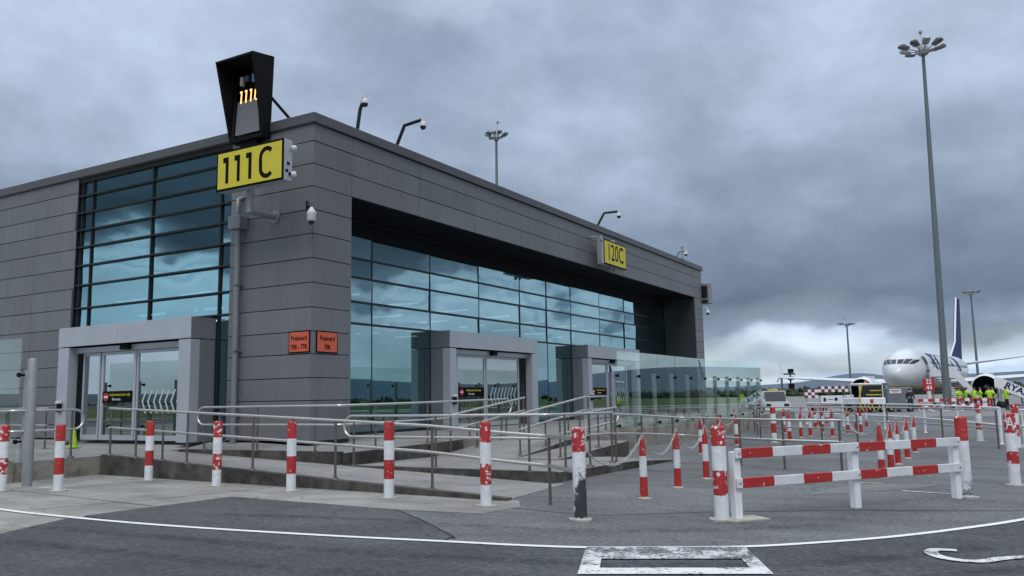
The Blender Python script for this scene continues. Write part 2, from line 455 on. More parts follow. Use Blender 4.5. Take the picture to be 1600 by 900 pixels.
m_ramp = ground_mat('ramp concrete', (.235, .233, .228), .36, .2, .4, .6)
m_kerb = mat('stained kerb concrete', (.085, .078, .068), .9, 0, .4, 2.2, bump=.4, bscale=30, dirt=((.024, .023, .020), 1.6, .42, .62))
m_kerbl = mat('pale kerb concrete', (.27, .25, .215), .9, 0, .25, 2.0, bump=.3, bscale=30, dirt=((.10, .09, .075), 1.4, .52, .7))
m_asph = ground_mat('dark road asphalt', (.068, .071, .077), .36, .75, .35, .5)
m_asph2 = ground_mat('patched asphalt', (.080, .081, .083), .32, .7, .25, .6)
m_apron = ground_mat('apron asphalt', (.122, .125, .128), .45, .7, .5, .30)
m_apronf = ground_mat('apron concrete', (.20, .20, .20), .22, .12, .25, .12)
m_grass = ground_mat('grass field', (.072, .095, .030), .35, .3, .2, .05)
m_seam = mat('tar seam', (.018, .018, .019), .7)
m_glassR = glass_mat('teal coated glass', (.15, .25, .26), (.40, .60, .64), .58)
m_glassL = glass_mat('teal coated glass left', (.13, .25, .27), (.37, .62, .67), .58)
m_door = glass_mat('grey door glass', (.34, .38, .38), (.84, .90, .92), .42)
m_screen = glass_mat('clear screen glass', (.90, .95, .92), (.85, .95, .90), .045)
m_red = mat('red paint', RED, .45)
m_navy = mat('navy paint', (.010, .018, .11), .55, spec=.2)
m_hiv = mat('lime hi-vis fabric', (.42, .72, .02), .7)
m_lime = mat('lime plastic cone', (.30, .50, .03), .6, 0, .15, 9.0)
m_skin = mat('skin', (.50, .30, .22), .6)
m_hair = mat('dark hair', (.02, .015, .01), .7)
m_trous = mat('dark trousers', (.012, .013, .018), .8)
m_silver = mat('silver tape', (.55, .56, .56), .35)
m_rubber = mat('black rubber', (.012, .012, .012), .8)
m_gpu = mat('grey equipment paint', (.15, .17, .185), .5, 0, .12, 1.5)
m_vyel = mat('vehicle yellow', (.55, .38, .03), .5)
m_wind = mat('dark window', (.015, .018, .022), .12)
m_frost = mat('frosted white film', (.52, .58, .58), .6)
m_planew = mat('aircraft white', (.68, .70, .73), .28, 0, .03, .5)

# ---------------------------------------------------------------- ground
def struct(name, mb, mats):
    o = mb.build(name, mats); o['kind'] = 'structure'; return o
g = MB(); n = 48
g.sheet([(3000 * math.cos(2 * math.pi * k / n), 3000 * math.sin(2 * math.pi * k / n)) for k in range(n)], -0.012)
struct('ground', g, m_grass)
a = MB(); a.sheet([(-220, -50), (34, -50), (34, 330), (-220, 330)], -0.004)
struct('apron', a, m_apronf)
a = MB(); a.sheet([(-60, -45), (32, -45), (32, 44), (-60, 44)], 0.0)
struct('forecourt', a, m_apron)
# pale concrete beside the ramp
a = MB(); a.sheet([(-45, -3.0), (-45, -44), (-2, -44), (3.55, -9.3), (2.75, -7.4), (2.88, -4.86), (3.6, -4.93), (6.55, -5.12), (8.02, -5.0), (8.15, -4.15), (7.75, -3.5), (-3.7, -2.5)], 0.004)
struct('pavement', a, m_conc)
line_pts = [(-9.0, -6.1), (-4.0, -7.0), (.73, -7.58), (2.4, -7.68), (4.04, -7.69), (5.2, -7.63), (6.3, -7.53), (7.7, -7.36), (8.93, -7.16), (9.7, -7.05), (10.46, -6.87), (11.25, -6.52), (12.02, -6.11), (12.7, -5.5), (13.3, -4.84), (13.95, -3.9), (14.54, -2.89), (15.4, -1.0), (16.0, 1.2), (16.5, 4.5)]
# road asphalt on the viewer's side of the edge line, right of the concrete
road = [(2.72, -7.66)] + line_pts[4:] + [(31, 6), (31, -44), (-1, -44), (3.5, -9.4), (2.72, -7.68)]
a = MB(); a.sheet([p for p in road], 0.008)
struct('road', a, m_asph)
a = MB(); a.sheet([(2.9, -4.9), (2.76, -7.5), (4.04, -7.66), (5.2, -7.60), (6.3, -7.50), (7.7, -7.33), (8.85, -7.14), (8.75, -6.75), (6.58, -5.14)], 0.012)
struct('tarmac_patch', a, m_asph2)
def strip(pts, wd, z, name, m):
    mb = MB(); vs = []; fs = []
    P = [Vector((p[0], p[1], 0)) for p in pts]
    # smooth
    Q = []
    for i in range(len(P) - 1):
        p0 = P[max(i - 1, 0)]; p1 = P[i]; p2 = P[i + 1]; p3 = P[min(i + 2, len(P) - 1)]
        for k in range(5):
            t = k / 5
            Q.append(0.5 * ((2 * p1) + (p2 - p0) * t + (2 * p0 - 5 * p1 + 4 * p2 - p3) * t * t + (3 * p1 - p0 - 3 * p2 + p3) * t ** 3))
    Q.append(P[-1])
    for i, p in enumerate(Q):
        t = (Q[min(i + 1, len(Q) - 1)] - Q[max(i - 1, 0)]).normalized()
        nn = Vector((-t.y, t.x, 0)) * wd / 2
        vs += [(p.x + nn.x, p.y + nn.y, z), (p.x - nn.x, p.y - nn.y, z)]
    for i in range(len(Q) - 1): fs.append((2 * i + 1, 2 * i + 3, 2 * i + 2, 2 * i))
    mb.add(vs, fs)
    return struct(name, mb, m)
def worn(name, thr=0.5, col=(.72, .72, .72)):
    m = bpy.data.materials.new(name); m.use_nodes = True
    t = m.node_tree; b = t.nodes['Principled BSDF']; b.inputs['Roughness'].default_value = 0.8
    gpos = N(t, 'ShaderNodeNewGeometry')
    z = N(t, 'ShaderNodeTexNoise', inp={'Scale': 26.0, 'Detail': 7.0, 'Roughness': 0.75}); t.links.new(gpos.outputs['Position'], z.inputs['Vector'])
    z2 = N(t, 'ShaderNodeTexNoise', inp={'Scale': 3.0, 'Detail': 4.0}); t.links.new(gpos.outputs['Position'], z2.inputs['Vector'])
    k = math_n(t, 'MULTIPLY_ADD', z2.outputs[0], 0.5, z.outputs[0])
    mr = N(t, 'ShaderNodeMapRange', inp={'From Min': thr + .25, 'From Max': thr + .32}); t.links.new(k, mr.inputs[0])
    mx = N(t, 'ShaderNodeMix', data_type='RGBA'); t.links.new(mr.outputs[0], mx.inputs[0]); mx.inputs[6].default_value = (*col, 1); mx.inputs[7].default_value = (.09, .09, .095, 1)
    t.links.new(mx.outputs[2], b.inputs['Base Color'])
    return m
m_line = worn('road paint', .62); m_worn = worn('worn road paint', .445, (.56, .57, .58)); m_worn2 = worn('half worn road paint', .53, (.66, .66, .66))
strip(line_pts, 0.10, 0.016, 'edge_line', m_line)
a = MB()
def quad(mb, p): mb.sheet(p, 0.020)
def lerp(p, q, t): return (p[0] + (q[0] - p[0]) * t, p[1] + (q[1] - p[1]) * t)
A0, A1, A2, A3 = (10.50, -6.86), (12.0, -6.17), (12.58, -7.40), (11.02, -8.14)
far_at_line = lerp(A0, A3, .48), lerp(A1, A2, .48)
quad(a, [far_at_line[0], far_at_line[1], A1, A0])
a2 = MB()
quad(a2, [lerp(A0, A3, .80), lerp(A1, A2, .80), A2, A3][::-1] if False else [A3, A2, lerp(A1, A2, .80), lerp(A0, A3, .80)])
for s0, s1 in ((0.0, .11), (.91, 1.0)):
    quad(a2, [lerp(lerp(A0, A3, .80), lerp(A1, A2, .80), s0), lerp(lerp(A0, A3, .80), lerp(A1, A2, .80), s1), lerp(far_at_line[0], far_at_line[1], s1), lerp(far_at_line[0], far_at_line[1], s0)])
struct('crossing_mark', a, m_worn)
struct('crossing_mark', a2, m_worn2)
def tyre_mat():
    m = bpy.data.materials.new('tyre rubber smear'); m.use_nodes = True; t = m.node_tree; t.nodes.clear()
    g = N(t, 'ShaderNodeNewGeometry'); z = N(t, 'ShaderNodeTexNoise', inp={'Scale': 5.0, 'Detail': 8.0, 'Roughness': .75}); t.links.new(g.outputs['Position'], z.inputs['Vector'])
    mr = N(t, 'ShaderNodeMapRange', inp={'From Min': .42, 'From Max': .72, 'To Max': .42}); t.links.new(z.outputs[0], mr.inputs[0])
    d = N(t, 'ShaderNodeBsdfDiffuse', inp={'Color': (.022, .022, .024, 1)}); tr = N(t, 'ShaderNodeBsdfTransparent'); mx = N(t, 'ShaderNodeMixShader')
    t.links.new(mr.outputs[0], mx.inputs[0]); t.links.new(tr.outputs[0], mx.inputs[1]); t.links.new(d.outputs[0], mx.inputs[2]); o = N(t, 'ShaderNodeOutputMaterial'); t.links.new(mx.outputs[0], o.inputs[0]); return m
m_tyre = tyre_mat()
strip([(2.6, -8.5), (5.5, -8.35), (8.3, -8.15), (10.6, -7.7), (12.6, -6.9), (14.2, -5.2)], .26, .024, 'tyre_mark', m_tyre)
strip([(3.2, -9.4), (6.0, -9.2), (9.0, -9.0), (11.6, -8.3), (13.6, -7.2), (15.0, -5.4)], .24, .024, 'tyre_mark', m_tyre)
strip([(4.6, -6.6), (6.6, -6.2), (8.6, -6.0), (10.6, -5.6), (12.6, -4.2)], .22, .020, 'tyre_mark', m_tyre)
strip([(-3.4, -8.2), (-2.0, -5.9), (-.9, -3.1)], .025, .0075, 'pavement_joint', m_seam)
strip([(1.2, -7.4), (2.0, -5.2), (2.4, -3.5)], .022, .0075, 'pavement_joint', m_seam)
strip([(-9, -6.0), (-3, -5.75), (2.7, -6.3)], .02, .0075, 'pavement_joint', m_seam)
strip([(13.93, -5.52), (13.74, -5.56), (13.72, -5.78), (13.86, -6.0), (14.12, -6.05), (14.34, -5.78), (14.62, -5.52)], 0.125, 0.020, 'lane_marking', m_worn2)
strip([(12.9, -.05), (13.6, -.25)], .06, .006, 'lane_marking', m_worn2)
strip([(12.0, 1.0), (12.5, 1.05)], .05, .006, 'lane_marking', m_worn2)
strip([(11.1, -3.5), (12.3, -2.87), (14.6, -1.94), (18, -.4)], .035, .0035, 'pavement_joint', m_seam)
strip([(8.1, -4.33), (9.5, -4.5), (10.2, -4.1), (11, -3.5)], .022, .0035, 'pavement_joint', m_seam)
strip([(6.6, -5.14), (7.7, -5.95), (8.85, -6.9)], .035, .014, 'pavement_joint', m_seam)
strip([(7.2, 2.5), (9.0, 1.5), (11.5, .4)], .022, .0035, 'pavement_joint', m_seam)
strip([(-8, -5.6), (-4, -5.35), (-2.4, -5.2), (-1.0, -5.25)], .05, .0075, 'lane_marking', m_worn2)
a = MB(); a.sheet([(11.6, -1.2), (13.0, .2), (13.4, 1.2), (12.6, 1.1), (11.9, .2)], .0035); struct('concrete_patch', a, ground_mat('worn concrete patch', (.165, .165, .16), .4, .35, .4, .5))

# ---------------------------------------------------------------- raised walkways and ramps
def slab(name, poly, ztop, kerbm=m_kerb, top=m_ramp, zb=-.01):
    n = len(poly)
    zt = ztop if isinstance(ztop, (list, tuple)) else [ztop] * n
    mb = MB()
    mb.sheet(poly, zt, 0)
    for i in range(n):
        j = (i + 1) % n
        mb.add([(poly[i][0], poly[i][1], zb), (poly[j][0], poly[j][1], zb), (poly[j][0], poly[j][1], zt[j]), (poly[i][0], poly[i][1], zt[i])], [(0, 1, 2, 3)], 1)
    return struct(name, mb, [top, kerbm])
# landing at the left door, front ramp, upper landing round the corner, low landing, ramps up to the right doors
slab('landing', [(-16, -4.95), (-3.85, -4.95), (-3.85, -2.75), (-3.85, -.95), (-3.85, -.02), (-16, -.02)], [.42, .42, .42, .44, .60, .60], m_kerbl)
slab('ramp', [(-3.85, -2.75), (-3.6, -2.78), (7.55, -3.55), (7.30, -.98), (-3.85, -.95)], [.42, .42, .006, .006, .44])
slab('landing', [(-3.85, -.95), (1.9, -.95), (2.2, 3.3), (-1.8, 3.3), (-1.8, 0.0), (-3.85, -.02)], [.45, .47, .55, .62, .60, .60])
slab('landing', [(1.9, -.98), (7.05, -1.0), (7.2, 2.6), (7.3, 4.9), (4.45, 4.9), (4.45, 2.1), (2.12, 2.1)], [.19, .19, .16, .03, .10, .19, .19])
slab('ramp', [(2.13, 2.1), (4.45, 2.1), (4.45, 6.2), (2.28, 6.2)], [.19, .19, .62, .62])
slab('ramp', [(4.45, 2.1), (5.6, 2.1), (5.6, 6.2), (4.45, 6.2)], [.194, .194, .40, .40])
slab('landing', [(-1.8, 3.3), (2.2, 3.3), (2.29, 6.2), (4.45, 6.2), (4.3, 33), (-1.8, 33)], [.62, .56, .62, .62, .62, .62], m_kerbl)
# little kerb upstands that carry the rails
def upstand(p, q, w_, z0, z1, hgt, m=m_kerb):
    d = Vector((q[0] - p[0], q[1] - p[1], 0)).normalized(); nn = Vector((-d.y, d.x, 0)) * w_
    mb = MB(); mb.prism([(p[0], p[1]), (q[0], q[1]), (q[0] + nn.x, q[1] + nn.y), (p[0] + nn.x, p[1] + nn.y)], [0, 0, 0, 0], [z0 + hgt, z1 + hgt, z1 + hgt, z0 + hgt])
    struct('kerb', mb, m)
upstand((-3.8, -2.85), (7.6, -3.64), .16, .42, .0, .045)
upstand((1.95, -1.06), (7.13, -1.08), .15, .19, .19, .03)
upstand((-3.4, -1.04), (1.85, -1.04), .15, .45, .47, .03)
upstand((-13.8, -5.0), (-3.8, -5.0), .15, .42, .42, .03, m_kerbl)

# ---------------------------------------------------------------- terminal building
T = thing('terminal_building', 'grey panel-clad airport gate building with teal glass walls', 'building')
JZ = [.64, 1.05, 1.62, 2.17, 2.75, 3.30, 3.89, 4.50, 5.11, 5.72, 6.33, 6.92, 7.50, 8.08, 8.53]
GAP = .010
def panels(mb, axis, plane, edges, zs, th=.03, sign=-1, mi=0):
    for i in range(len(edges) - 1):
        for k in range(len(zs) - 1):
            a0, a1, z0, z1 = edges[i] + GAP * .6, edges[i + 1] - GAP * .6, zs[k] + GAP, zs[k + 1] - GAP
            tl = random.uniform(-.003, .003)
            if axis == 'x':   # plane y = const, facing -Y
                mb.box(a0, a1, plane - .0 + tl, plane + th, z0, z1, mi, bev=.004)
            elif axis == 'y': # plane x = const, facing +X
                mb.box(plane - th, plane + tl, a0, a1, z0, z1, mi, bev=.004)
            else:             # soffit-like or reveal, facing -Y deep inside
                pass
wl = MB()
wl.box(-40, -9.78, .034, .40, 0, 8.6, 1)
wl.box(-2.92, -.036, .034, .40, .3, 8.6, 1)
panels(wl, 'x', 0, [-40, -36.2, -31.8, -27.4, -23.0, -18.6, -16.3, -14.05, -11.88, -9.72], JZ)
panels(wl, 'x', 0, [-2.92, -.008], JZ)
wl.box(-9.72, -2.92, .036, .39, 8.40, 8.6, 1)
wl.build('wall', [m_clad, m_cladback], T)
wr = MB()
wr.box(-1.8, -.036, .034, 1.42, .3, 8.6, 1)
panels(wr, 'y', 0, [.008, 1.44], JZ)
wr.box(-.40, -.034, 1.42, 29.78, 6.93, 8.6, 1)
YJ = [1.44, 4.42, 7.40, 10.40, 13.40, 17.0, 20.9, 23.9, 26.9, 29.76]
panels(wr, 'y', 0, YJ, [6.92, 7.50, 8.08, 8.53])
wr.box(-1.9, -.036, 29.79, 31.0, .3, 8.6, 1)
panels(wr, 'y', 0, [29.76, 31.03], JZ)
wr.box(-40, -.04, 31.0, 31.2, 0, 8.6, 1)
# reveals of the recess
for k in range(len(JZ) - 4):
    wr.box(-1.78, -.01, 1.424, 1.442, JZ[k] + GAP, JZ[k + 1] - GAP, 0)
wr.box(-1.78, -.035, 29.74, 29.785, .62, 6.9, 2)
wr.build('wall', [m_clad, m_cladback, m_dpanel], T)
cp = MB()
cp.box(-40.06, .07, -.07, .5, 8.545, 8.80, bev=.01)
cp.box(-.5, .07, .5, 31.27, 8.545, 8.80, bev=.01)
cp.box(-40.06, .03, -.03, .5, 8.525, 8.545)
cp.build('coping', m_cop, T)
rf = MB(); rf.box(-40, -.4, .4, 31, 8.45, 8.6); rf.build('roof', m_cop, T)
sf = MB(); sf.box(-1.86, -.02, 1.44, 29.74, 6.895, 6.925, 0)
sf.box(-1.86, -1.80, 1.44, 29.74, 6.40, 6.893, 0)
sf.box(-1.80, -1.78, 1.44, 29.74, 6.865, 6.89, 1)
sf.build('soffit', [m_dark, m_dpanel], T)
for bx in ((-2.95, -.05, .06, 1.40, .28, .64), (-1.85, -.05, 29.82, 30.95, .2, .64), (-40, -9.7, .06, .3, 0, .64)):
    pl = MB(); pl.box(*bx); pl.build('plinth', m_kerbl, T)

def glazing(name, axis, plane, edges, zs, m, skip=()):
    mb = MB()
    for i in range(len(edges) - 1):
        for k in range(len(zs) - 1):
            a0, a1, z0, z1 = edges[i], edges[i + 1], zs[k], zs[k + 1]
            if (i, k) in skip: continue
            e = [random.uniform(-.010, .010) for _ in range(3)]
            d = [e[0] + 0, e[0] + e[1], e[0] + e[1] + e[2], e[0] + e[2]]
            if axis == 'y':
                vs = [(plane + d[0], a0, z0), (plane + d[1], a1, z0), (plane + d[2], a1, z1), (plane + d[3], a0, z1)]
            else:
                vs = [(a0, plane + d[0], z0), (a1, plane + d[1], z0), (a1, plane + d[2], z1), (a0, plane + d[3], z1)]
            mb.add(vs, [(0, 1, 2, 3)])
    return mb.build(name, m, T)
# right front, recessed 1.8 m
YM = [1.44, 4.42, 7.40, 10.40, 13.40, 15.65, 17.90, 20.93, 23.93, 26.85, 29.74]
ZT = [.64, 3.83, 4.47, 5.19, 5.76, 6.40]
gr = glazing('glazing', 'y', -1.80, YM, ZT, m_glassR, {(2, 0), (3, 0), (6, 0), (7, 0)})
mu = MB()
for y in YM[1:-1]: mu.box(-1.88, -1.785, y - .028, y + .028, 3.6 if y in (10.40, 20.93) else .62, 6.40)
for z in ZT[1:-1]: mu.box(-1.86, -1.775, 1.45, 29.73, z - .034, z + .034)
mu.box(-1.88, -1.76, 1.45, 29.73, .60, .70)
mu.build('window_frame', m_frame, gr)
# left front
XM = [-9.72, -9.08, -6.27, -3.40, -2.92]
ZL = [.62, 3.90, 4.50, 5.20, 5.80, 6.37, 6.90, 7.44, 7.97, 8.52]
gl = glazing('glazing', 'x', .12, XM, ZL, m_glassL, {(1, 0), (2, 0)})
mu = MB()
for x in XM[1:-1]: mu.box(x - .022, x + .022, .06, .15, 3.7 if x == -6.27 else .62, 8.52)
mu.box(-9.80, -9.70, .0, .15, .62, 8.52); mu.box(-9.62, -9.57, .06, .15, .62, 8.52)
mu.build('window_frame', m_frame, gl)
fn = MB()
for z in ZL[1:-1]: fn.box(-9.86, -2.97, .01, .10, z - .024, z + .024, bev=.006)
fn.build('glazing_fin', m_frame, gl)

# entrance portals
def notice(mb):
    pass
def portal(P, along, out, org, wdt, leaves, jl, jr, leafx):
    """P parent; along/out unit vectors; org = left foot at the glass; built in local u (along) v (out) z"""
    al, ou, og = Vector(along), Vector(out), Vector(org)
    Mx = Matrix((( al.x, ou.x, 0, og.x), (al.y, ou.y, 0, og.y), (0, 0, 1, 0), (0, 0, 0, 1)))
    flip = al.cross(ou).z < 0
    def B(mb, u0, u1, v0, v1, z0, z1, mi=0, bev=0.0):
        c = MB(); c.box(u0, u1, v0, v1, z0, z1, 0, None, bev)
        fs = [tuple(reversed(f)) for f in c.f] if flip else c.f
        mb.add(c.v, fs, mi, False, Mx)
    D = .80
    p = MB()
    # header, two fascia plates
    mid = wdt * (.53 if not flip else .47)
    B(p, 0, mid - .006, D - .03, D, 3.27, 3.82, 0, .004); B(p, mid + .006, wdt, D - .03, D, 3.27, 3.82, 0, .004)
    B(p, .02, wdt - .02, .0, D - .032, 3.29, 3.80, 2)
    B(p, .0, .018, .0, D - .033, 3.27, 3.82, 1); B(p, wdt - .018, wdt, .0, D - .033, 3.27, 3.82, 1)
    # jambs with side panels
    for s0, s1, ss in ((0, jl, 0), (wdt - jr, wdt, 1)):
        B(p, s0 + .002, s1 - .002, D - .30, D - .01, .62, 3.245, 0, .004)
        e0, e1 = (s0, s0 + .05) if ss == 0 else (s1 - .05, s1)
        B(p, e0 + .004, e1 - .004, .0, .24, .62, 3.245, 1, .003); B(p, e0 + .004, e1 - .004, .25, D - .302, .62, 3.245, 1, .003)
    # door head rail and sensor
    B(p, jl, wdt - jr, D - .36, D - .22, 3.08, 3.235, 0); 
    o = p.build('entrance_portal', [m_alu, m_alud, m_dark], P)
    s_ = MB(); B(s_, wdt * .47, wdt * .47 + .34, D - .21, D - .10, 3.10, 3.24); s_.build('door_sensor', m_black, o)
    # leaves
    vp = D - .34
    for (u0, u1, fr) in leafx:
        f = MB()
        B(f, u0, u0 + fr, vp - .03, vp + .03, .64, 3.07); B(f, u1 - fr, u1, vp - .03, vp + .03, .64, 3.07)
        B(f, u0 + fr, u1 - fr, vp - .028, vp + .028, 2.99, 3.07); B(f, u0 + fr, u1 - fr, vp - .028, vp + .028, .64, .78)
        gf = MB(); B(gf, u0 + fr, u1 - fr, vp - .004, vp + .004, .78, 2.99)
        f.v += gf.v; nb = len(f.v) - len(gf.v)
        f.f += [tuple(i + nb for i in q) for q in gf.f]; f.m += [1] * len(gf.f); f.sm += [False] * len(gf.f)
        f.build('door_leaf', [m_alu, m_door], o)
    return o, B, Mx, al, ou, og, vp
def door_notice(o, B, Mx, al, ou, og, vp, u0, u1, flip):
    k = MB(); B(k, u0, u1, vp + .032, vp + .040, 1.66, 1.98, 0)
    # no-entry roundel and two lines of lettering
    du = u1 - u0
    sgn = -1 if flip else 1
    ur = (u0 + .16) if not flip else (u1 - .16)
    c = Mx @ Vector((ur, vp + .046, 1.82))
    k.lathe([(.115, -.004), (.115, .004)], 20, 1, rot_to(c, ou))
    B(k, ur - .085, ur + .085, vp + .051, vp + .054, 1.795, 1.845, 2)
    r = al * sgn
    cu_ = (u0 + u1) / 2 + .12 * sgn
    k.text('Authorised exit only', .115, Mx @ Vector((cu_, vp + .044, 1.88)), r, (0, 0, 1), 3, .002, 0, .95)
    k.text('No entry', .105, Mx @ Vector((cu_ - .14 * sgn, vp + .044, 1.755)), r, (0, 0, 1), 2, .002, 0, .95)
    k.build('door_notice', [m_ink, m_red, m_white, m_yel], o)
def door_decal(o, B, Mx, al, ou, og, vp, u0, n, flip):
    k = MB()
    for i in range(n):
        u = u0 + i * .235
        pts = [(u + .16, 1.98), (u + .03, 1.74), (u, 1.66), (u + .05, 1.58), (u + .15, 1.36)]
        for (a0, z0), (a1, z1) in zip(pts[:-1], pts[1:]):
            q_ = [(a0, z0), (a0 + .06, z0), (a1 + .06, z1), (a1, z1)]
            k.add([Mx @ Vector((a_, vp + .008, z_)) for a_, z_ in q_], [(0, 1, 2, 3)])
    k.build('door_decal', m_frost, o)
def intercom(o, B, u, v):
    k = MB(); B(k, u, u + .17, v, v + .07, 1.42, 1.66, 1, .01); B(k, u - .01, u + .18, v, v + .10, 1.66, 1.74, 0, .01); k.build('intercom', [m_offw, m_black], o)
# left entrance: along +X, out -Y
q = portal(T, (1, 0, 0), (0, -1, 0), (-9.12, .05, 0), 5.68, 2, .50, .46, [(.75, 1.55, .06), (1.60, 3.12, .10), (3.16, 5.18, .06)])
door_notice(*q, 1.72, 3.00, False); intercom(q[0], q[1], .14, .80); door_decal(*q, 3.38, 7, False)
# right entrances: along +Y, out +X
q = portal(T, (0, 1, 0), (1, 0, 0), (-1.80, 7.41, 0), 5.92, 2, .36, .42, [(.42, .75, .05), (.80, 2.62, .09), (2.66, 5.0, .08)])
door_notice(*q, .92, 2.50, False); intercom(q[0], q[1], .10, .80); door_decal(*q, 2.95, 8, False)
q = portal(T, (0, 1, 0), (1, 0, 0), (-1.80, 17.92, 0), 5.92, 2, .36, .42, [(.42, .75, .05), (.80, 2.62, .09), (2.66, 5.0, .08)])
door_notice(*q, .92, 2.50, False); intercom(q[0], q[1], .10, .80); door_decal(*q, 2.95, 8, False)

# drainpipe with hopper on the left front
dp = MB(); dp.tube([(-2.47, -.15, .55), (-2.47, -.15, 6.1)], .082, 14)
for z in (1.3, 2.9, 4.6): dp.box(-2.565, -2.375, -.25, .0, z, z + .04)
d_ = dp.build('drainpipe', m_alud, T)
h = MB(); h.box(-2.69, -2.25, -.31, -.005, 6.06, 6.42, bev=.02); h.tube([(-2.47, -.17, 6.42), (-2.47, -.17, 6.85), (-2.47, -.02, 6.93)], .065, 12); h.build('hopper', m_alud, d_)

# inside: floor, ceiling, back wall, columns and strip lights
it = MB(); it.box(-39.8, -1.9, .42, 30.9, .50, .605); it.build('floor', mat('interior floor', (.10, .105, .11), .35), T)
it = MB(); it.box(-39.8, -1.9, .42, 30.9, 6.42, 6.52); it.build('ceiling', mat('interior ceiling', (.38, .40, .40), .8), T)
it = MB(); it.box(-17.2, -17.0, .45, 30.9, .6, 6.42); it.build('interior_wall', mat('interior wall', (.22, .25, .25), .8), T)
m_tube = emit_mat('fluorescent tube', (.85, .95, 1.0), 1.0)
for i in range(4):
    for j in range(9):
        x = -4.2 - 3.2 * i; y = 2.6 + 3.2 * j
        lt = MB(); lt.box(x - .75, x + .75, y - .03, y + .03, 5.0, 5.05); lt.box(x - .75, x + .75, y - .08, y + .08, 5.062, 5.10, 1)
        lt.build('ceiling_light', [m_tube, m_white], T)
for y in (5.9, 15.0, 24.0):
    for x in (-5.0, -11.0):
        c = MB(); c.lathe([(.22, .6), (.22, 6.42)], 14, mat=Matrix.Translation((x, y, 0)), caps=False); c.build('column', m_offw, T)

# ---------------------------------------------------------------- things fixed to the building
# yellow stand sign on the left front
s = thing('stand_sign', 'big yellow box sign reading 111C on the building corner', 'sign', (-.94, -1.08, 7.29))
b = MB(); b.box(-1.14, 1.14, -.12, .16, -.50, .50, bev=.012); b.build('sign_box', m_alu, s)
b = MB(); b.box(-1.145, 1.145, -.135, -.121, -.505, .505); b.build('sign_border', m_ink, s)
b = MB(); b.box(-1.09, 1.09, -.144, -.136, -.45, .45); f = b.build('sign_face', m_yel, s)
b = MB()
for k, x in enumerate((-.76, -.36, .04)):
    b.box(x - .05, x + .05, -.150, -.145, -.33, .33); b.box(x - .14, x - .05, -.150, -.145, .20, .33)
C0 = []
for k in range(17):
    a_ = R(42 + k * (276 / 16)); C0.append((.60 + .205 * math.cos(a_), .13 * 0 + (.12 if math.sin(a_) > 0 else -.12) + .22 * math.sin(a_)))
vs = []; fs = []
for i, (x, z) in enumerate(C0):
    p0 = Vector(C0[max(i - 1, 0)]); p1 = Vector(C0[min(i + 1, len(C0) - 1)]); t_ = (p1 - p0).normalized(); n_ = Vector((-t_.y, t_.x)) * .052
    vs += [(x + n_.x, -.150, z + n_.y), (x - n_.x, -.150, z - n_.y), (x + n_.x, -.1445, z + n_.y), (x - n_.x, -.1445, z - n_.y)]
for i in range(len(C0) - 1):
    a_ = 4 * i; fs += [(a_, a_ + 1, a_ + 5, a_ + 4), (a_, a_ + 4, a_ + 6, a_ + 2), (a_ + 1, a_ + 3, a_ + 7, a_ + 5)]
b.add(vs, fs); b.build('lettering', m_ink, f)
for y0, z0 in ((-.02, -.12), (-.06, -.30), (.04, -.36)):
    b = MB(); b.box(1.137, 1.150, y0, y0 + .08, z0, z0 + .07); b.build('cable_gland', m_black, s)
for z in (.30, -.34):
    b = MB()
    b.lathe([(.055, -.03), (.075, -.02), (.075, .05), (.03, .07)], 14, mat=rot_to((1.20, .13, z), (1, .3, 0)))
    b.tube([(1.08, .155, z), (1.20, .18, z)], .03, 8)
    b.build('flood_lamp', m_offw, s)
b = MB(); b.box(-.42, -.28, .18, .32, -1.06, .45, bev=.01); b.tube([(-.35, .30, -1.0), (-.35, 1.05, -1.0)], .09, 14); b.lathe([(.17, 0), (.17, .03)], 18, mat=rot_to((-.35, 1.045, -1.0), (0, 1, 0)))
b.tube([(-.35, .30, .35), (-.35, 1.06, .35)], .06, 12)
b.build('bracket', m_galv, s)

# black hooded docking display above it
v = thing('docking_display', 'black tapering docking display hood with glowing 111C above the corner sign', 'display', (-2.07, 0, 8.39))
hd = MB()
# local coords: outer shell corners (front bottom y=-.75, front top y=-1.35 (forward), back y=.15)
xb, xt = .60, .69
fb, ft, bk = -.33, -.79, -.05
zb, zt = -.02, 2.08
outer = {'fbl': (-xb, fb, zb), 'fbr': (xb, fb, zb), 'ftl': (-xt, ft, zt), 'ftr': (xt, ft, zt),
         'bbl': (-xb, bk, zb), 'bbr': (xb, bk, zb), 'btl': (-xt, bk, zt + .10), 'btr': (xt, bk, zt + .10)}
t_ = .05
inner = {'fbl': (-xb + t_, fb - .001, zb + .10), 'fbr': (xb - t_, fb - .001, zb + .10), 'ftl': (-xt + t_, ft - .001, zt - .06), 'ftr': (xt - t_, ft - .001, zt - .06),
         'bbl': (-xb + .10, fb + .05, zb + .13), 'bbr': (xb - .07, fb + .05, zb + .13), 'btl': (-xt + .14, bk - .10, zt - .12), 'btr': (xt - .14, bk - .10, zt - .12)}
K = list(outer); vs = [outer[k] for k in K] + [inner[k] for k in K]
ix = {k: i for i, k in enumerate(K)}; ii = {k: i + 8 for i, k in enumerate(K)}
def qd(*ks): return tuple(ix[k] if not k.startswith('i') else ii[k[1:]] for k in ks)
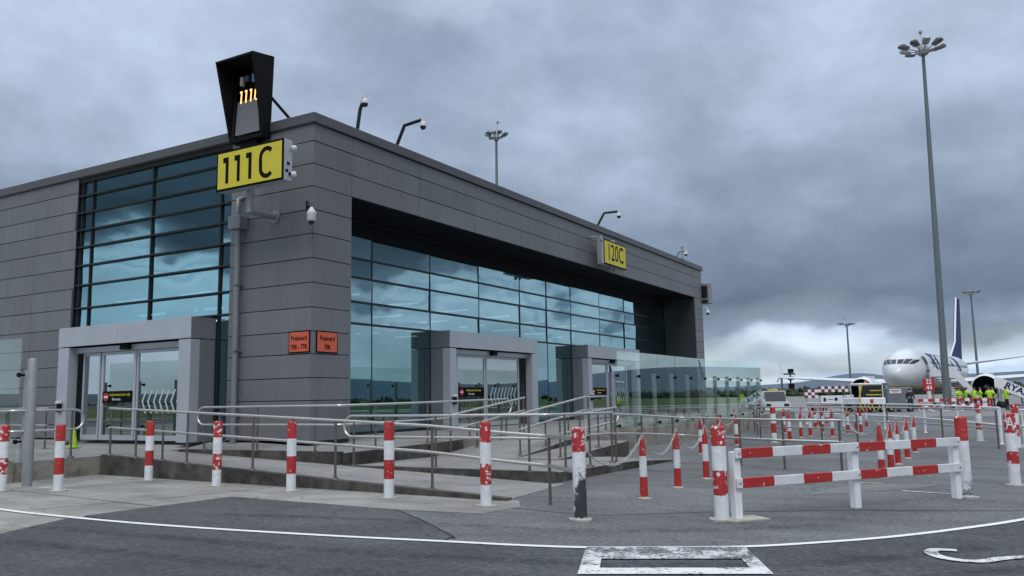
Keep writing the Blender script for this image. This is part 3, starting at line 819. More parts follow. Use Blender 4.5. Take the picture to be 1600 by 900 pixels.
hd.add(vs, [qd('fbl', 'bbl', 'btl', 'ftl')[::-1], qd('fbr', 'bbr', 'btr', 'ftr'), qd('ftl', 'ftr', 'btr', 'btl'), qd('fbl', 'fbr', 'bbr', 'bbl')[::-1], qd('bbl', 'bbr', 'btr', 'btl')[::-1],
            qd('fbl', 'fbr', 'ifbr', 'ifbl'), qd('fbr', 'ftr', 'iftr', 'ifbr'), qd('ftr', 'ftl', 'iftl', 'iftr'), qd('ftl', 'fbl', 'ifbl', 'iftl'),
            qd('ifbl', 'ibbl', 'ibtl', 'iftl'), qd('ifbr', 'iftr', 'ibtr', 'ibbr'), qd('iftl', 'ibtl', 'ibtr', 'iftr'), qd('ifbl', 'ifbr', 'ibbr', 'ibbl')])
hd.build('hood', m_black, v)
# inner slanting panel with the lit code and the two lenses
yb_, yt_ = fb + .05, bk - .10
def on_panel(u, z, d=0.0):
    k = (z - .11) / (zt - .23); return (u, yb_ + (yt_ - yb_) * k - d, z)
pn = MB(); pn.add([on_panel(-.42, .16, .02), on_panel(.46, .16, .02), on_panel(.30, 1.10, .02), on_panel(-.26, 1.10, .02)], [(0, 1, 2, 3)]); 
pn.add([on_panel(-.44, .16, .02), on_panel(-.42, .16, .02), on_panel(-.26, 1.10, .02), on_panel(-.44, 1.10, .02)], [(0, 1, 2, 3)])
panel = pn.build('lining_panel', mat('hood lining grey', (.16, .16, .18), .6, 0, .06, 3.0), v)
lt = MB()
m_led = emit_mat('amber led', (1.0, .42, .14), 2.2)
def stroke(mb, u0, u1, z0, z1):
    mb.add([on_panel(u0, z0, .035), on_panel(u1, z0, .035), on_panel(u1, z1, .035), on_panel(u0, z1, .035)], [(0, 1, 2, 3)])
for u in (-.30, -.12, .06):
    stroke(lt, u - .022, u + .022, 1.03, 1.38); stroke(lt, u - .06, u - .022, 1.33, 1.38)
stroke(lt, .19, .23, 1.07, 1.34); stroke(lt, .23, .33, 1.34, 1.38); stroke(lt, .23, .33, 1.03, 1.07)
lt.build('lit_code', m_led, v)
m_blue = mat('blue lens', (.18, .34, .55), .1)
for (u0, u1, z0, z1, m_) in ((-.34, -.24, 1.52, 1.76, m_offw), (.10, .24, 1.55, 1.78, m_blue), (-.22, -.02, 1.62, 1.76, m_charc)):
    y_ = on_panel(0, (z0 + z1) / 2)[1]
    ln = MB(); ln.box(u0, u1, y_ - .10, y_ + .0, z0, z1, 0, bev=.012); ln.build('laser_window', m_, v)
b = MB(); b.tube([(.55, -.06, 1.15), (.95, .45, .44)], .04, 8); b.build('mount_strut', m_black, v)
b = MB(); b.box(-.3, .3, -.25, -.08, -.50, -.022); b.build('mount_foot', m_black, v)

# 120C on the right fascia
s = thing('stand_sign', 'smaller yellow box sign reading 120C on the long fascia', 'sign', (.52, 17.40, 7.52), R(90))
b = MB(); b.box(-1.16, 1.16, -.10, .20, -.52, .52, bev=.012); b.build('sign_box', m_alu, s)
b = MB(); b.box(-1.165, 1.165, -.115, -.101, -.525, .525); b.build('sign_border', m_ink, s)
b = MB(); b.box(-1.11, 1.11, -.124, -.116, -.47, .47); f = b.build('sign_face', m_yel, s)
b = MB(); b.text('120C', .98, (0, -.126, 0), (1, 0, 0), (0, 0, 1), 0, .003, .0, .80); b.build('lettering', m_ink, f)
for x in (-1.20, .1):
    b = MB(); b.tube([(x, .505, .62), (x, -.02, .62), (x, -.02, .46)], .035, 8)
    if x < -1: b.box(-1.24, -1.167, .0, .12, -.50, .64)
    b.build('bracket', m_galv, s)
for x in (-.3, .1):
    b = MB(); b.tube([(x, .0, -.62), (x, .10, -.58), (x, .50, -.53)], .03, 8); b.lathe([(.06, -.05), (.07, .05)], 10, mat=rot_to((x, .0, -.62), (0, -1, -.4))); b.build('flood_lamp', m_galv, s)

# orange notices either side of the corner
for (lab, loc, rz, l2, wd) in (('orange notice with two lines of lettering left of the corner', (-.375, -.012, 3.05), 0, '70R - 77R', .70), ('orange notice with one short second line right of the corner', (.012, .535, 3.05), R(90), '70R', .76)):
    s = thing('notice_board', lab, 'sign', loc, rz, 'orange notices at the building corner')
    b = MB(); b.box(-wd / 2, wd / 2, -.012, .008, -.27, .27); b.build('frame', m_ink, s)
    b = MB(); b.box(-wd / 2 + .03, wd / 2 - .03, -.018, -.013, -.24, .24); f = b.build('face', m_orange, s)
    b = MB(); b.text('Preboard', .165, (0, -.020, .085), (1, 0, 0), (0, 0, 1), 0, .001, .003, .85); b.text(l2, .165, (0, -.020, -.13), (1, 0, 0), (0, 0, 1), 0, .001, .004, .80); b.build('lettering', m_ink, f)

# roof-edge cameras on cranked poles
def pole_camera(label, y, tip, mid, h0=8.70):
    s = thing('security_camera', label, 'camera', (-.28, y, h0), 0, 'cameras on cranked poles along the roof edge')
    p0 = Vector((0, 0, 0)); p1 = Vector((mid[0] + .28, 0, mid[1] - h0)); p2 = Vector((tip[0] + .28, 0, tip[1] - h0))
    b = MB(); b.tube([p0, p0.lerp(p1, .9), p1, p1.lerp(p2, .1), p2], .05, 10); b.lathe([(.11, -.02), (.11, .02)], 12); b.build('pole', m_galv if y > 27 else m_frame, s)
    b = MB(); b.tube([p2 + Vector((0, 0, .05)), p2 + Vector((0, 0, -.10))], .06, 10); b.lathe([(.04, .0), (.075, -.05), (.095, -.11), (.095, -.17)], 14, mat=Matrix.Translation(p2 + Vector((0, 0, -.04)))); c = b.build('housing', m_offw, s)
    b = MB(); b.lathe([(.085, 0), (.08, -.05), (.055, -.08), (.01, -.10)], 14, mat=Matrix.Translation(p2 + Vector((0, 0, -.21)))); b.build('dome', m_wind, c)
pole_camera('dome camera on a near-upright cranked pole nearest the building corner', 1.92, (.02, 9.82), (-.15, 9.48))
pole_camera('dome camera on a long bent arm, second from the building corner', 3.57, (.76, 9.50), (.10, 9.44))
pole_camera('dome camera on a bent arm above the 120C sign', 17.44, (.84, 9.38), (.17, 9.39))
pole_camera('small dome camera on a bent arm near the far roof end', 27.5, (.37, 9.18), (.03, 9.16))
s = thing('aerial_pole', 'short grey pole standing on the far roof end beside the last camera', 'pole', (.0, 28.0, 8.80)); b = MB(); b.tube([(0, 0, 0), (0, 0, .62)], .045, 8); b.box(-.06, .06, -.06, .06, .62, .70); b.box(-.09, .09, -.09, .09, 0, .02); b.build('mast', m_galv, s)
# white dome camera on the building corner
s = thing('corner_camera', 'white dome camera hanging from a gooseneck on the building corner', 'camera', (.02, -.02, 6.2))
b = MB(); b.tube([(-.12, .0, .12), (-.10, -.12, .22), (.02, -.24, .27), (.14, -.26, .20), (.18, -.24, .05)], .028, 8); b.box(-.2, -.05, -.05, .015, .02, .2); b.build('gooseneck', m_frame, s)
b = MB(); b.lathe([(.03, .10), (.08, .02), (.125, -.05), (.11, -.08), (.11, -.22), (.085, -.25)], 18, mat=Matrix.Translation((.18, -.24, 0))); c = b.build('housing', m_offw, s)
b = MB(); b.lathe([(.075, -.25), (.068, -.30), (.04, -.335), (.01, -.345)], 14, mat=Matrix.Translation((.18, -.24, 0))); b.build('dome', m_wind, c)
# far end wall: display box and camera
s = thing('end_wall_display', 'small grey framed display box on the far end of the building', 'display', (.10, 31.6, 7.32))
b = MB(); b.box(-.30, .26, -.2, .3, -.62, .56, bev=.02); b.build('box', m_galv, s); b = MB(); b.box(-.22, .14, -.216, -.203, -.30, .40); b.box(-.22, .14, -.214, -.203, -.58, -.40); b.build('screen', m_wind, s)
s = thing('end_wall_camera', 'small dome camera on the far end of the building under the display box', 'camera', (.08, 31.35, 6.3))
b = MB(); b.tube([(-.2, 0, .1), (.05, 0, .18), (.14, 0, .05)], .03, 8); b.lathe([(.04, .05), (.12, -.06), (.12, -.14)], 12, mat=Matrix.Translation((.14, 0, 0))); c = b.build('housing', m_offw, s); b = MB(); b.lathe([(.1, -.14), (.08, -.22), (.01, -.26)], 12, mat=Matrix.Translation((.14, 0, 0))); b.build('dome', m_wind, c)

# ---------------------------------------------------------------- bollards
def bands(h, n): return [(0 if i == 0 else h * i / n, WHT if (i % 2 == 0) else RED) for i in range(n)]
m_b4 = banded('bollard paint', bands(1.25, 4), chip=.42, wob=.010)
m_b4c = banded('chipped bollard paint', bands(1.25, 4), chip=.78, wob=.02)
m_b7 = banded('battered bollard paint', [(0, WHT), (.88, RED)], chip=.75, wob=.05, scuff=.97, scuff_top=.78)
m_bA = banded('lettered bollard paint', [(0, WHT), (.36, RED), (.56, WHT), (.86, RED)], chip=.85, wob=.03)
m_bB = banded('scraped bollard paint', [(0, WHT), (.84, RED)], chip=.55, scuff=.8, scuff_top=.45)
m_pt = banded('chain post paint', [(0, CRM), (.035, RED), (.34, WHT), (.66, RED)], chip=.30, wob=.008)
m_foot = mat('painted foot plate', (.36, .34, .29), .8, 0, .25, 9.0)
tall = []
def bollard(x, y, h, m, label, group, r=.085, cap=None):
    s = thing('bollard', label, 'bollard', (x, y, 0), random.uniform(-.2, .2), group)
    b = MB(); b.lathe([(r, .0), (r, h - .03), (r * .93, h - .008), (r * .72, h)], 20); b.build('post', m, s)
    b = MB(); pts = [(r * 1.9 * (1 + random.uniform(-.15, .15)) * math.cos(a_), r * 1.9 * (1 + random.uniform(-.15, .15)) * math.sin(a_)) for a_ in [2 * math.pi * k / 11 for k in range(11)]]
    b.prism(pts, .0, .022); b.build('foot', m_foot, s)
    return s
GB = 'red and white bollards along the front ramp'
for x, y, m, lab in ((-2.25, -5.93, m_b4c, 'red and white bollard cut by the left photo edge'),
                     (-1.12, -5.51, m_b4, 'red and white bollard just right of the tall plain grey post'),
                     (-1.33, -3.40, m_b4, 'red and white bollard farthest back, in the corner of the ramp wall'),
                     (1.12, -3.71, m_b4c, 'red and white bollard under the right side of the left entrance'),
                     (3.23, -3.85, m_b4, 'red and white bollard below the orange notices'),
                     (5.61, -4.04, m_b4, 'red and white bollard at the rail loop left of the near entrance'),
                     (7.63, -4.27, m_b4c, 'red and white bollard with a chipped red cap at the ramp foot')):
    bollard(x, y, 1.25, m, lab, GB)
bollard(9.55, -5.02, 1.20, m_b7, 'battered bollard, red on top and scuffed black below, at the rail end', GB, .088)
bollard(11.21, -4.31, 1.19, m_b4c, 'thick chipped bollard at the left end of the near barrier', None, .092)
bollard(13.84, -.66, 1.20, m_bB, 'white bollard with red cap and black scrape at the right end of the near barrier', None, .088)
sA = bollard(14.48, 1.38, 1.20, m_bA, 'white bollard with a letter A on its red cap', None, .088)
sA.rotation_euler = (0, 0, 0)
k = MB()
for st in ([(-.055, .93), (0, 1.13), (.055, .93)], [(-.033, 1.0), (.033, 1.0)]):
    for i in range(len(st) - 1):
        a_, b_ = Vector((st[i][0], 0, st[i][1])), Vector((st[i + 1][0], 0, st[i + 1][1]))
        pr = [a_.lerp(b_, t / 4) for t in range(5)]
        k.tube([(.090 * math.sin(p.x / .088), -.090 * math.cos(p.x / .088), p.z) for p in pr], .012, 6)
k.build('lettering', m_white, sA)
bollard(13.65, 14.9, 1.17, m_bA, 'white bollard with worn red cap behind the pedestrian rail, left of the lettered one', None, .09)
bollard(14.61, 11.84, 1.2, m_b4c, 'red and white bollard standing behind the lettered bollard', None, .09)
bollard(7.84, 13.0, 1.15, m_b4, 'tall red and white bollard among the chain posts by the glass screen end', None, .085)

# chain posts and chains
def chain_post(x, y, label, group, h=.97):
    s = thing('chain_post', label, 'bollard', (x, y, 0), random.uniform(-.3, .3), group)
    b = MB(); b.lathe([(.062, 0), (.058, .62), (.050, .78), (.026, h - .02), (.018, h)], 14); b.build('post', m_pt, s)
    b = MB(); b.prism([(.11 * math.cos(a_) * random.uniform(.85, 1.15), .11 * math.sin(a_) * random.uniform(.85, 1.15)) for a_ in [2 * math.pi * k / 10 for k in range(10)]], 0, .02); b.build('foot', m_foot, s)
    b = MB(); b.tube([(.025 * math.cos(R(t * 30)), 0, h + .015 + .025 * math.sin(R(t * 30))) for t in range(13)], .006, 6); b.build('chain_ring', m_steel, s)
    return Vector((x, y, h))
m_chain = mat('pale chain', (.50, .49, .46), .5, .3)
def chain(p, q, sag, label, group):
    n = max(8, int((p - q).length / .085)); mb = MB()
    d = (q - p)
    pt = lambda t: p + d * t + Vector((0, 0, -sag * 4 * t * (1 - t)))
    for i in range(n):
        a_, b_ = pt(i / n), pt((i + 1) / n)
        c = (a_ + b_) / 2; mm_ = rot_to(c, b_ - a_); ln_ = (b_ - a_).length * .68
        tw = 0 if i % 2 else math.pi / 2
        mb.tube([(math.cos(tw) * .016 * math.cos(t), math.sin(tw) * .016 * math.cos(t), ln_ * math.sin(t)) for t in [2 * math.pi * k / 8 for k in range(9)]], .0055, 4, caps=False, mat=mm_)
    o = mb.build('chain', m_chain); tag(o, label, 'chain', group)
GP = 'pointed red and white chain posts'
GC = 'sagging chains between the posts'
rowA = [(9.48, -2.59, 'pointed red and white chain post nearest the camera, left of the barrier'), (9.45, -.94, 'second pointed chain post behind the nearest one'), (9.43, .73, 'third pointed chain post, just left of the thick barrier bollard'),
        (8.3, 5.6, 'pointed chain post partly hidden behind the barrier bollard, fourth back'), (7.25, 7.24, 'pointed chain post beside the long rail, left of the barrier bollard')]
rowB = [(6.63, 11.0, 'pointed chain post showing above the thick barrier bollard'), (7.06, 11.4, 'pointed chain post right of the thick barrier bollard by the glass screen')]
rowC = [(8.16, 13.8, 'pointed chain post right of the tall bollard at the screen end'), (8.0, 16.35, 'pointed chain post second right of the tall bollard'), (8.14, 17.3, 'pointed chain post third right of the tall bollard'), (8.0, 20.45, 'pointed chain post fourth right of the tall bollard, farther back')]
rowD = [(8.96, 17.0, 'pointed chain post above the barrier middle, left of a close pair'), (9.12, 19.4, 'pointed chain post above the barrier middle, right of a close pair'), (8.96, 22.5, 'small pointed chain post beyond the close pair'), (7.34, 22.5, 'small far chain post in front of the pale trailer'), (6.9, 26.0, 'small far chain post left of the pale trailer'), (6.2, 29.0, 'farthest small chain post near the van')]
xs = [(1222, 34, 'small chain post right of the tall bollard, seen above the rails'), (1249, 40, 'small chain post between van and pale trailer'), (1262, 36, 'small chain post below the chequered panel left end'), (1273, 41, 'small chain post below the white side board left end'),
      (1289, 43, 'small chain post below the white side board right end'), (1341, 33, 'small chain post below the striped tug'), (1350, 38, 'farthest chain post below the striped tug')]
for px_, d_, lab in xs:
    p_ = far_at(px_, d_); chain_post(p_.x, p_.y, lab, GP)
rowE = [(12.36, 2.04, 'nearest of five pointed posts behind the barrier right half'), (12.37, 3.39, 'second of five pointed posts behind the barrier right half'), (12.31, 5.2, 'middle of five pointed posts behind the barrier right half'), (12.33, 7.0, 'fourth of five pointed posts behind the barrier right half'), (12.3, 9.2, 'farthest of five pointed posts behind the barrier right half')]
for row, nm in ((rowA, 'nearest row left of the barrier'), (rowB, 'short pair above the barrier bollard'), (rowC, 'middle row right of the tall bollard'), (rowD, 'far row in front of the vehicles'), (rowE, 'row behind the barrier right half')):
    tops = [chain_post(x, y, lab, GP) for x, y, lab in row]
    ends = ['nearest', 'second', 'third', 'fourth', 'fifth']
    for i in range(len(tops) - 1):
        chain(tops[i], tops[i + 1], .34, 'pale chain, %s span from the camera in the %s' % (ends[i], nm), GC)
chain(Vector((9.55, -5.0, 1.12)), Vector((7.0, 0.6, 1.15)), .62, 'pale chain drooping from the battered bollard to the ramp rail', GC)
chain(Vector((9.50, -4.98, 1.05)), Vector((9.48, -2.59, .97)), .40, 'pale chain from the battered bollard to the nearest chain post', GC)
chain(Vector((12.36, 2.04, .97)), Vector((11.7, 2.95, .95)), .2, 'short pale chain from the long rail end to the nearest of five posts', GC)

# ---------------------------------------------------------------- red and white barrier
p1, p2, p3 = Vector((11.37, -4.18, 0)), Vector((12.55, -2.53, 0)), Vector((13.72, -.86, 0))
ang = math.atan2(p3.y - p1.y, p3.x - p1.x); LEN = (p3 - p1).length
s = thing('timber_barrier', 'low white barrier with red striped double rails between two bollards', 'barrier', p1, ang)
stops = [(0, WHT)] + [(.03 + i * (LEN / 8), RED if i % 2 == 0 else WHT) for i in range(8)]
m_rail = banded('striped rail paint', stops, axis=0, chip=.38, wob=.012)
for u in (0, LEN * .505, LEN):
    b = MB(); b.box(u - .055, u + .055, -.055, .055, 0, .86, bev=.008); b.build('post', m_white, s)
for z0 in (.775, .40):
    b = MB(); b.box(-.05, LEN + .05, -.098, -.058, z0, z0 + .125, bev=.006); b.build('rail', m_rail, s)
for u in (0, LEN * .505, LEN):
    for z in (.84, .465):
        b = MB(); b.lathe([(.016, 0), (.016, .008), (.009, .014)], 8, mat=rot_to((u, -.098, z), (0, -1, 0))); b.build('bolt', m_galv, s)
b = MB(); b.prism([(-.22, -.2), (.35, -.22), (.38, .16), (-.2, .2)], 0, .016); b.build('foot', m_foot, s)

# ---------------------------------------------------------------- stainless handrails
def handrail(label, pts, h=1.06, mid=.62, posts=None, spacing=1.2, start_loop=False, end_loop=False, r=.028, pm=m_steeld, rm=m_steel, group='steel handrails of the ramps', plates=True, post_r=.024):
    P = [Vector(p) for p in pts]
    s = thing('handrail', label, 'handrail', P[0], 0, group)
    O = P[0]
    top = [p + Vector((0, 0, h)) - O for p in P]; md = [p + Vector((0, 0, mid)) - O for p in P]
    def soften(q):
        out = [q[0]]
        for i in range(1, len(q) - 1):
            a_, b_, c_ = q[i - 1], q[i], q[i + 1]
            d0 = min(.16, (a_ - b_).length * .35); d1 = min(.16, (c_ - b_).length * .35)
            s0 = b_ + (a_ - b_).normalized() * d0; s1 = b_ + (c_ - b_).normalized() * d1
            for t in (0, .25, .5, .75, 1): out.append(s0 * (1 - t) ** 2 + b_ * 2 * t * (1 - t) + s1 * t * t)
        out.append(q[-1]); return out
    tp, mp_ = soften(top), soften(md)
    def loop(a_, b_, d):
        rr = (a_.z - b_.z) / 2; c = (a_ + b_) / 2
        return [c + Vector((0, 0, rr * math.cos(t))) + d * (min(rr, .24) * math.sin(t)) for t in [math.pi * k / 8 for k in range(1, 8)]]
    path = list(tp)
    if end_loop: path = path + loop(tp[-1], mp_[-1], (tp[-1] - tp[-2]).normalized()) + list(reversed(mp_))
    if start_loop:
        if end_loop: path = path + list(reversed(loop(tp[0], mp_[0], (tp[0] - tp[1]).normalized()))) + [tp[0]]
        else: path = list(reversed(mp_)) + list(reversed(loop(tp[0], mp_[0], (tp[0] - tp[1]).normalized()))) + path
    b = MB(); b.tube(path, r, 8); b.build('top_rail', rm, s)
    if not (end_loop or start_loop):
        b = MB(); b.tube(mp_, r, 8); b.build('mid_rail', rm, s)
    # posts along the path
    L_ = [0]
    for i in range(len(P) - 1): L_.append(L_[-1] + (P[i + 1] - P[i]).length)
    n = max(1, round(L_[-1] / spacing))
    us = posts if posts else [.06 + (L_[-1] - .12) * k / n for k in range(n + 1)]
    for u in us:
        i = max(k for k in range(len(P) - 1) if L_[k] <= u + 1e-6)
        p = P[i].lerp(P[i + 1], (u - L_[i]) / (L_[i + 1] - L_[i])) - O
        b = MB(); b.tube([p + Vector((0, 0, -.02)), p + Vector((0, 0, h - .01))], post_r, 8)
        if plates: b.lathe([(.075, -.012), (.075, .012), (.045, .018)], 12, mat=Matrix.Translation(p)); b.lathe([(.034, .018), (.030, .05)], 10, mat=Matrix.Translation(p))
        b.build('post', pm, s)
    return s
handrail('long steel handrail sloping down the front ramp kerb behind the bollards', [(-3.62, -2.80, .46), (-3.3, -2.82, .45), (-1.5, -2.93, .385), (1.38, -3.08, .275), (3.56, -3.22, .19), (5.89, -3.30, .09), (7.5, -3.55, -.01), (8.4, -3.71, -.05), (9.48, -4.96, -.01)],
         posts=[.08, 1.1, 2.1, 2.95, 4.0, 5.05, 6.2, 7.35, 9.6, 12.15])
handrail('steel handrail with a looped end on the left landing', [(-13, -4.88, .45), (-3.93, -4.88, .45), (-3.93, -3.45, .45)], end_loop=True, spacing=1.5)
handrail('rear steel handrail along the left entrance landing', [(-15, -2.0, .48), (-9.2, -2.0, .48), (-7.4, -2.0, .48)], spacing=1.8)
handrail('steel handrail with looped ends on the upper landing round the building corner', [(-2.6, -.97, .48), (-1.2, -.97, .48), (1.80, -.97, .48), (2.05, 1.5, .50), (2.18, 5.6, .55)], start_loop=True, end_loop=True, spacing=1.75, h=1.02, mid=.60)
handrail('steel handrail with a looped left end round the low landing', [(2.15, -.98, .21), (4.8, -1.0, .21), (6.98, -1.0, .21), (7.02, 1.9, .18)], start_loop=True, spacing=1.18, h=1.06)
handrail('long thin steel handrail running diagonally from the low landing behind the barrier', [(7.02, 1.98, .17), (7.15, 3.4, .10), (7.55, 4.9, .0), (9.34, 3.65, 0), (10.2, 3.1, 0), (11.62, 2.6, 0)], spacing=1.2, r=.026, h=1.04)
handrail('steel handrail on the left side of the upper ramp', [(2.45, 2.3, .21), (2.52, 6.0, .62)], spacing=1.2, h=.98)
handrail('steel handrail climbing beside the retaining wall', [(4.38, 2.4, .22), (4.38, 6.0, .60), (4.30, 7.7, .62)], spacing=1.3, h=.98)
handrail('short looped steel handrail by the first glass screen post', [(5.5, 2.3, .2), (5.5, 5.6, .38)], end_loop=True, spacing=1.1, h=.92, mid=.55)
# pedestrian rails across the apron
handrail('pale pedestrian rail crossing the apron towards the lettered bollard', [(5.4, 30.5, 0), (8.95, 25.7, 0), (11.26, 21.97, 0), (12.39, 18.91, 0), (14.25, 13.6, 0)], spacing=3.6, pm=m_white, rm=m_white, h=1.05, mid=.55, r=.03, group='pale rails on the apron', post_r=.045)
handrail('thin dark-posted rail in front of the pale pedestrian rail', [(5.6, 19.6, 0), (7.3, 18.6, 0), (9.5, 17.7, 0), (11.8, 15.6, 0), (14.2, 11.3, 0)], spacing=3.2, h=1.04, mid=.55, r=.022, group='pale rails on the apron', plates=False)
handrail('thin steel rail ending behind the near barrier posts', [(5.3, 20.5, 0), (7.2, 13.9, 0), (9.9, 12.0, 0), (10.9, 9.5, 0)], spacing=3.0, h=1.0, mid=.5, r=.022, group='pale rails on the apron', plates=False)
handrail('pale pedestrian rail leaving the photo on the right', [(14.75, 13.0, 0), (17.5, 10.5, 0)], spacing=2.0, h=1.0, mid=.55, r=.028, group='pale rails on the apron', pm=m_white, rm=m_white)

# ---------------------------------------------------------------- glass screens
def screen(label, p, d, nrm, count, wdt, z0, z1, post_h, first_post=True, pside=1.0):
    s = thing('glass_screen', label, 'screen', p)
    dv, nv = Vector(d), Vector(nrm)
    for i in range(count):
        a_ = dv * (i * wdt + .012); c = dv * ((i + 1) * wdt - .012)
        b = MB(); th = nv * .008
        vs = [a_ + th, c + th, c - th, a_ - th]
        jit = random.uniform(-.006, .006)
        b.prism([(q.x + nv.x * jit, q.y + nv.y * jit) for q in vs], z0, z1); b.build('glass_panel', m_screen, s)
    for i in range(count + 1):
        o = dv * (i * wdt) - nv * (.14 * pside)
        b = MB(); b.tube([o + Vector((0, 0, z0 - .45 if i == 0 and first_post else z0 - .1)), o + Vector((0, 0, post_h))], .075 if first_post else .05, 12); pp = b.build('post', m_galv, s)
        for z in (post_h - .12, z0 + .35):
            b = MB()
            b.tube([o + Vector((0, 0, z)), o + nv * (.15 * pside) + Vector((0, 0, z))], .026, 8); b.lathe([(.05, -.02), (.05, .03)], 12, mat=rot_to(o + nv * (.16 * pside) + Vector((0, 0, z)), nv * pside))
            b.build('glass_clamp', m_black, pp)
    return s
screen('long clear glass screen on posts running beside the right entrances', (4.45, 8.25, 0), (0, 1, 0), (1, 0, 0), 10, 1.71, .36, 2.95, 2.32)
screen('clear glass screen at the far left of the landing', (-3.98, -4.72, 0), (-1, 0, 0), (0, -1, 0), 5, 1.9, .50, 3.08, 2.4, False)
rw = MB(); rw.box(4.36, 4.50, 6.2, 26, -.01, .60, bev=.01); o = rw.build('retaining_wall', m_kerbl); tag(o, 'low pale concrete retaining wall carrying the long glass screen', 'wall')
s = thing('pole', 'tall plain grey post standing beside the left landing', 'post', (-2.63, -5.23, 0))
b = MB(); b.lathe([(.098, 0), (.098, 2.54), (.085, 2.57)], 18); b.build('shaft', m_galv, s); b = MB(); b.lathe([(.17, 0), (.17, .015)], 14); b.build('base', m_foot, s)
# small cabinet at the glass foot and a lime cone at the left door
s = thing('service_cabinet', 'small pale grey cabinet on the landing beside the corner column', 'cabinet', (-.95, 1.80, .62))
b = MB(); b.box(-.15, .15, -.22, .22, 0, .86, bev=.015); b.build('body', m_offw, s); b = MB(); b.box(.151, .158, -.19, .19, .06, .80); b.build('door', m_alu, s)
s = thing('safety_cone', 'lime green safety cone by the left entrance door', 'cone', (-7.0, -1.5, .50))
s.scale = (.78, .78, .78)
b = MB(); b.lathe([(.15, .03), (.13, .10), (.05, .62), (.03, .66)], 16); b.build('cone', m_lime, s); b = MB(); b.box(-.19, .19, -.19, .19, 0, .03, bev=.01); b.build('base', m_lime, s)

# ---------------------------------------------------------------- high-mast lights
def mast(label, loc, h, r0, r1, lamps=9, s_=1.0, tilt=0.0):
    s = thing('floodlight_mast', label, 'floodlight mast', loc, random.uniform(0, 6), 'high floodlight masts of the airport')
    hz = Vector((RX.x, RX.y, 0)).normalized(); ax = Vector((0, 0, 1)).cross(hz); s.rotation_mode = 'QUATERNION'
    s.rotation_quaternion = Matrix.Rotation(R(tilt), 3, ax).to_quaternion() @ Matrix.Rotation(random.uniform(0, 6), 3, 'Z').to_quaternion()
    b = MB(); b.lathe([(r0, 0), (r0 * .8, h * .35), (r1, h - .6), (r1, h)], 14); b.build('pole', m_steeld if s_ < 0 else mat('mast grey', (.15, .17, .185), .5, .3), s)
    q = s_
    b = MB(); b.tube([(.7 * q * math.cos(2 * math.pi * k / 16), .7 * q * math.sin(2 * math.pi * k / 16), h - .2) for k in range(17)], .07, 6); b.lathe([(.45 * q, h - .5), (.5 * q, h + .2), (.3 * q, h + .5)], 12); b.tube([(0, 0, h + .4), (-.5, 0, h + 1.6)], .04, 6); b.lathe([(.03, 0), (.14, .1), (.14, .3), (.05, .4)], 8, mat=Matrix.Translation((-.5, 0, h + 1.6)))
    for k in range(lamps):
        a_ = 2 * math.pi * k / lamps; b.tube([(.6 * q * math.cos(a_), .6 * q * math.sin(a_), h - .1), (1.9 * q * math.cos(a_), 1.9 * q * math.sin(a_), h + .15)], .05, 6)
    b.build('head_frame', m_galv, s)
    for k in range(lamps):
        a_ = 2 * math.pi * k / lamps + random.uniform(-.2, .2); rr = (1.75 + random.uniform(-.35, .4)) * q
        mm_ = Matrix.Translation((rr * math.cos(a_), rr * math.sin(a_), h + .12 + random.uniform(-.1, .1))) @ Matrix.Rotation(a_, 4, 'Z') @ Matrix.Rotation(R(-12 + random.uniform(-8, 8)), 4, 'Y') @ Matrix.Scale(.9 * q + .1, 4)
        b = MB(); b.prism([(-.45, -.30), (.3, -.38), (.62, -.22), (.62, .22), (.3, .38), (-.45, .30)], -.10, [.10, .22, .06, .06, .22, .10], mat=mm_); b.build('floodlight', m_charc if k % 3 else m_galv, s)

mast('tallest floodlight mast, rising in front of the aircraft', far_at(1478, 70), 31.0, .31, .13, 9, .80, .85)
mast('floodlight mast rising behind the terminal roof', far_at(779, 92), 30.9, .27, .13, 8, .62, .35)
mast('small far floodlight mast left of the aircraft nose', far_at(1330, 230), 19.8, .35, .2, 8, .95)
mast('far floodlight mast to the right of the aircraft tail fin', far_at(1530, 170), 21.0, .3, .16, 8, .75)

# ---------------------------------------------------------------- aircraft
AP = far_at(1401, 71)
A = thing('airliner', 'white twin-engine airliner with navy tail parked nose-on on the apron', 'aircraft', (AP.x, AP.y, 0), R(-5.6))
secs = [(0, .06, 2.95), (.15, .38, 2.96), (.4, .66, 2.98), (.8, .96, 3.02), (1.4, 1.26, 3.10), (2.1, 1.50, 3.20), (3.0, 1.70, 3.30), (4.2, 1.82, 3.37), (6, 1.88, 3.40), (15, 1.88, 3.40), (25, 1.88, 3.40), (28, 1.74, 3.50), (31, 1.38, 3.80), (34, .92, 4.15), (36.5, .48, 4.48), (38, .16, 4.65)]
def sec(y):
    for i in range(len(secs) - 1):
        if secs[i][0] <= y <= secs[i + 1][0]:
            t = (y - secs[i][0]) / (secs[i + 1][0] - secs[i][0]); return secs[i][1] + (secs[i + 1][1] - secs[i][1]) * t, secs[i][2] + (secs[i + 1][2] - secs[i][2]) * t
    return secs[-1][1:]
def surf(y, th, off=0.0):   # th from +X up
    r, zc_ = sec(y); r += off
    return Vector((r * math.cos(th), y, zc_ + r * 1.05 * math.sin(th)))
fu = MB(); nn = 28; vs = []; fs = []
for y, r, z in secs:
    for k in range(nn):
        vs.append(surf(y, 2 * math.pi * k / nn))
for i in range(len(secs) - 1):
    for k in range(nn):
        a_ = i * nn + k; b_ = i * nn + (k + 1) % nn; fs.append((a_, a_ + nn, b_ + nn, b_))
fs.append(tuple(range(nn))); fs.append(tuple(reversed(range((len(secs) - 1) * nn, len(secs) * nn))))
fu.add(vs, fs, 0, True)
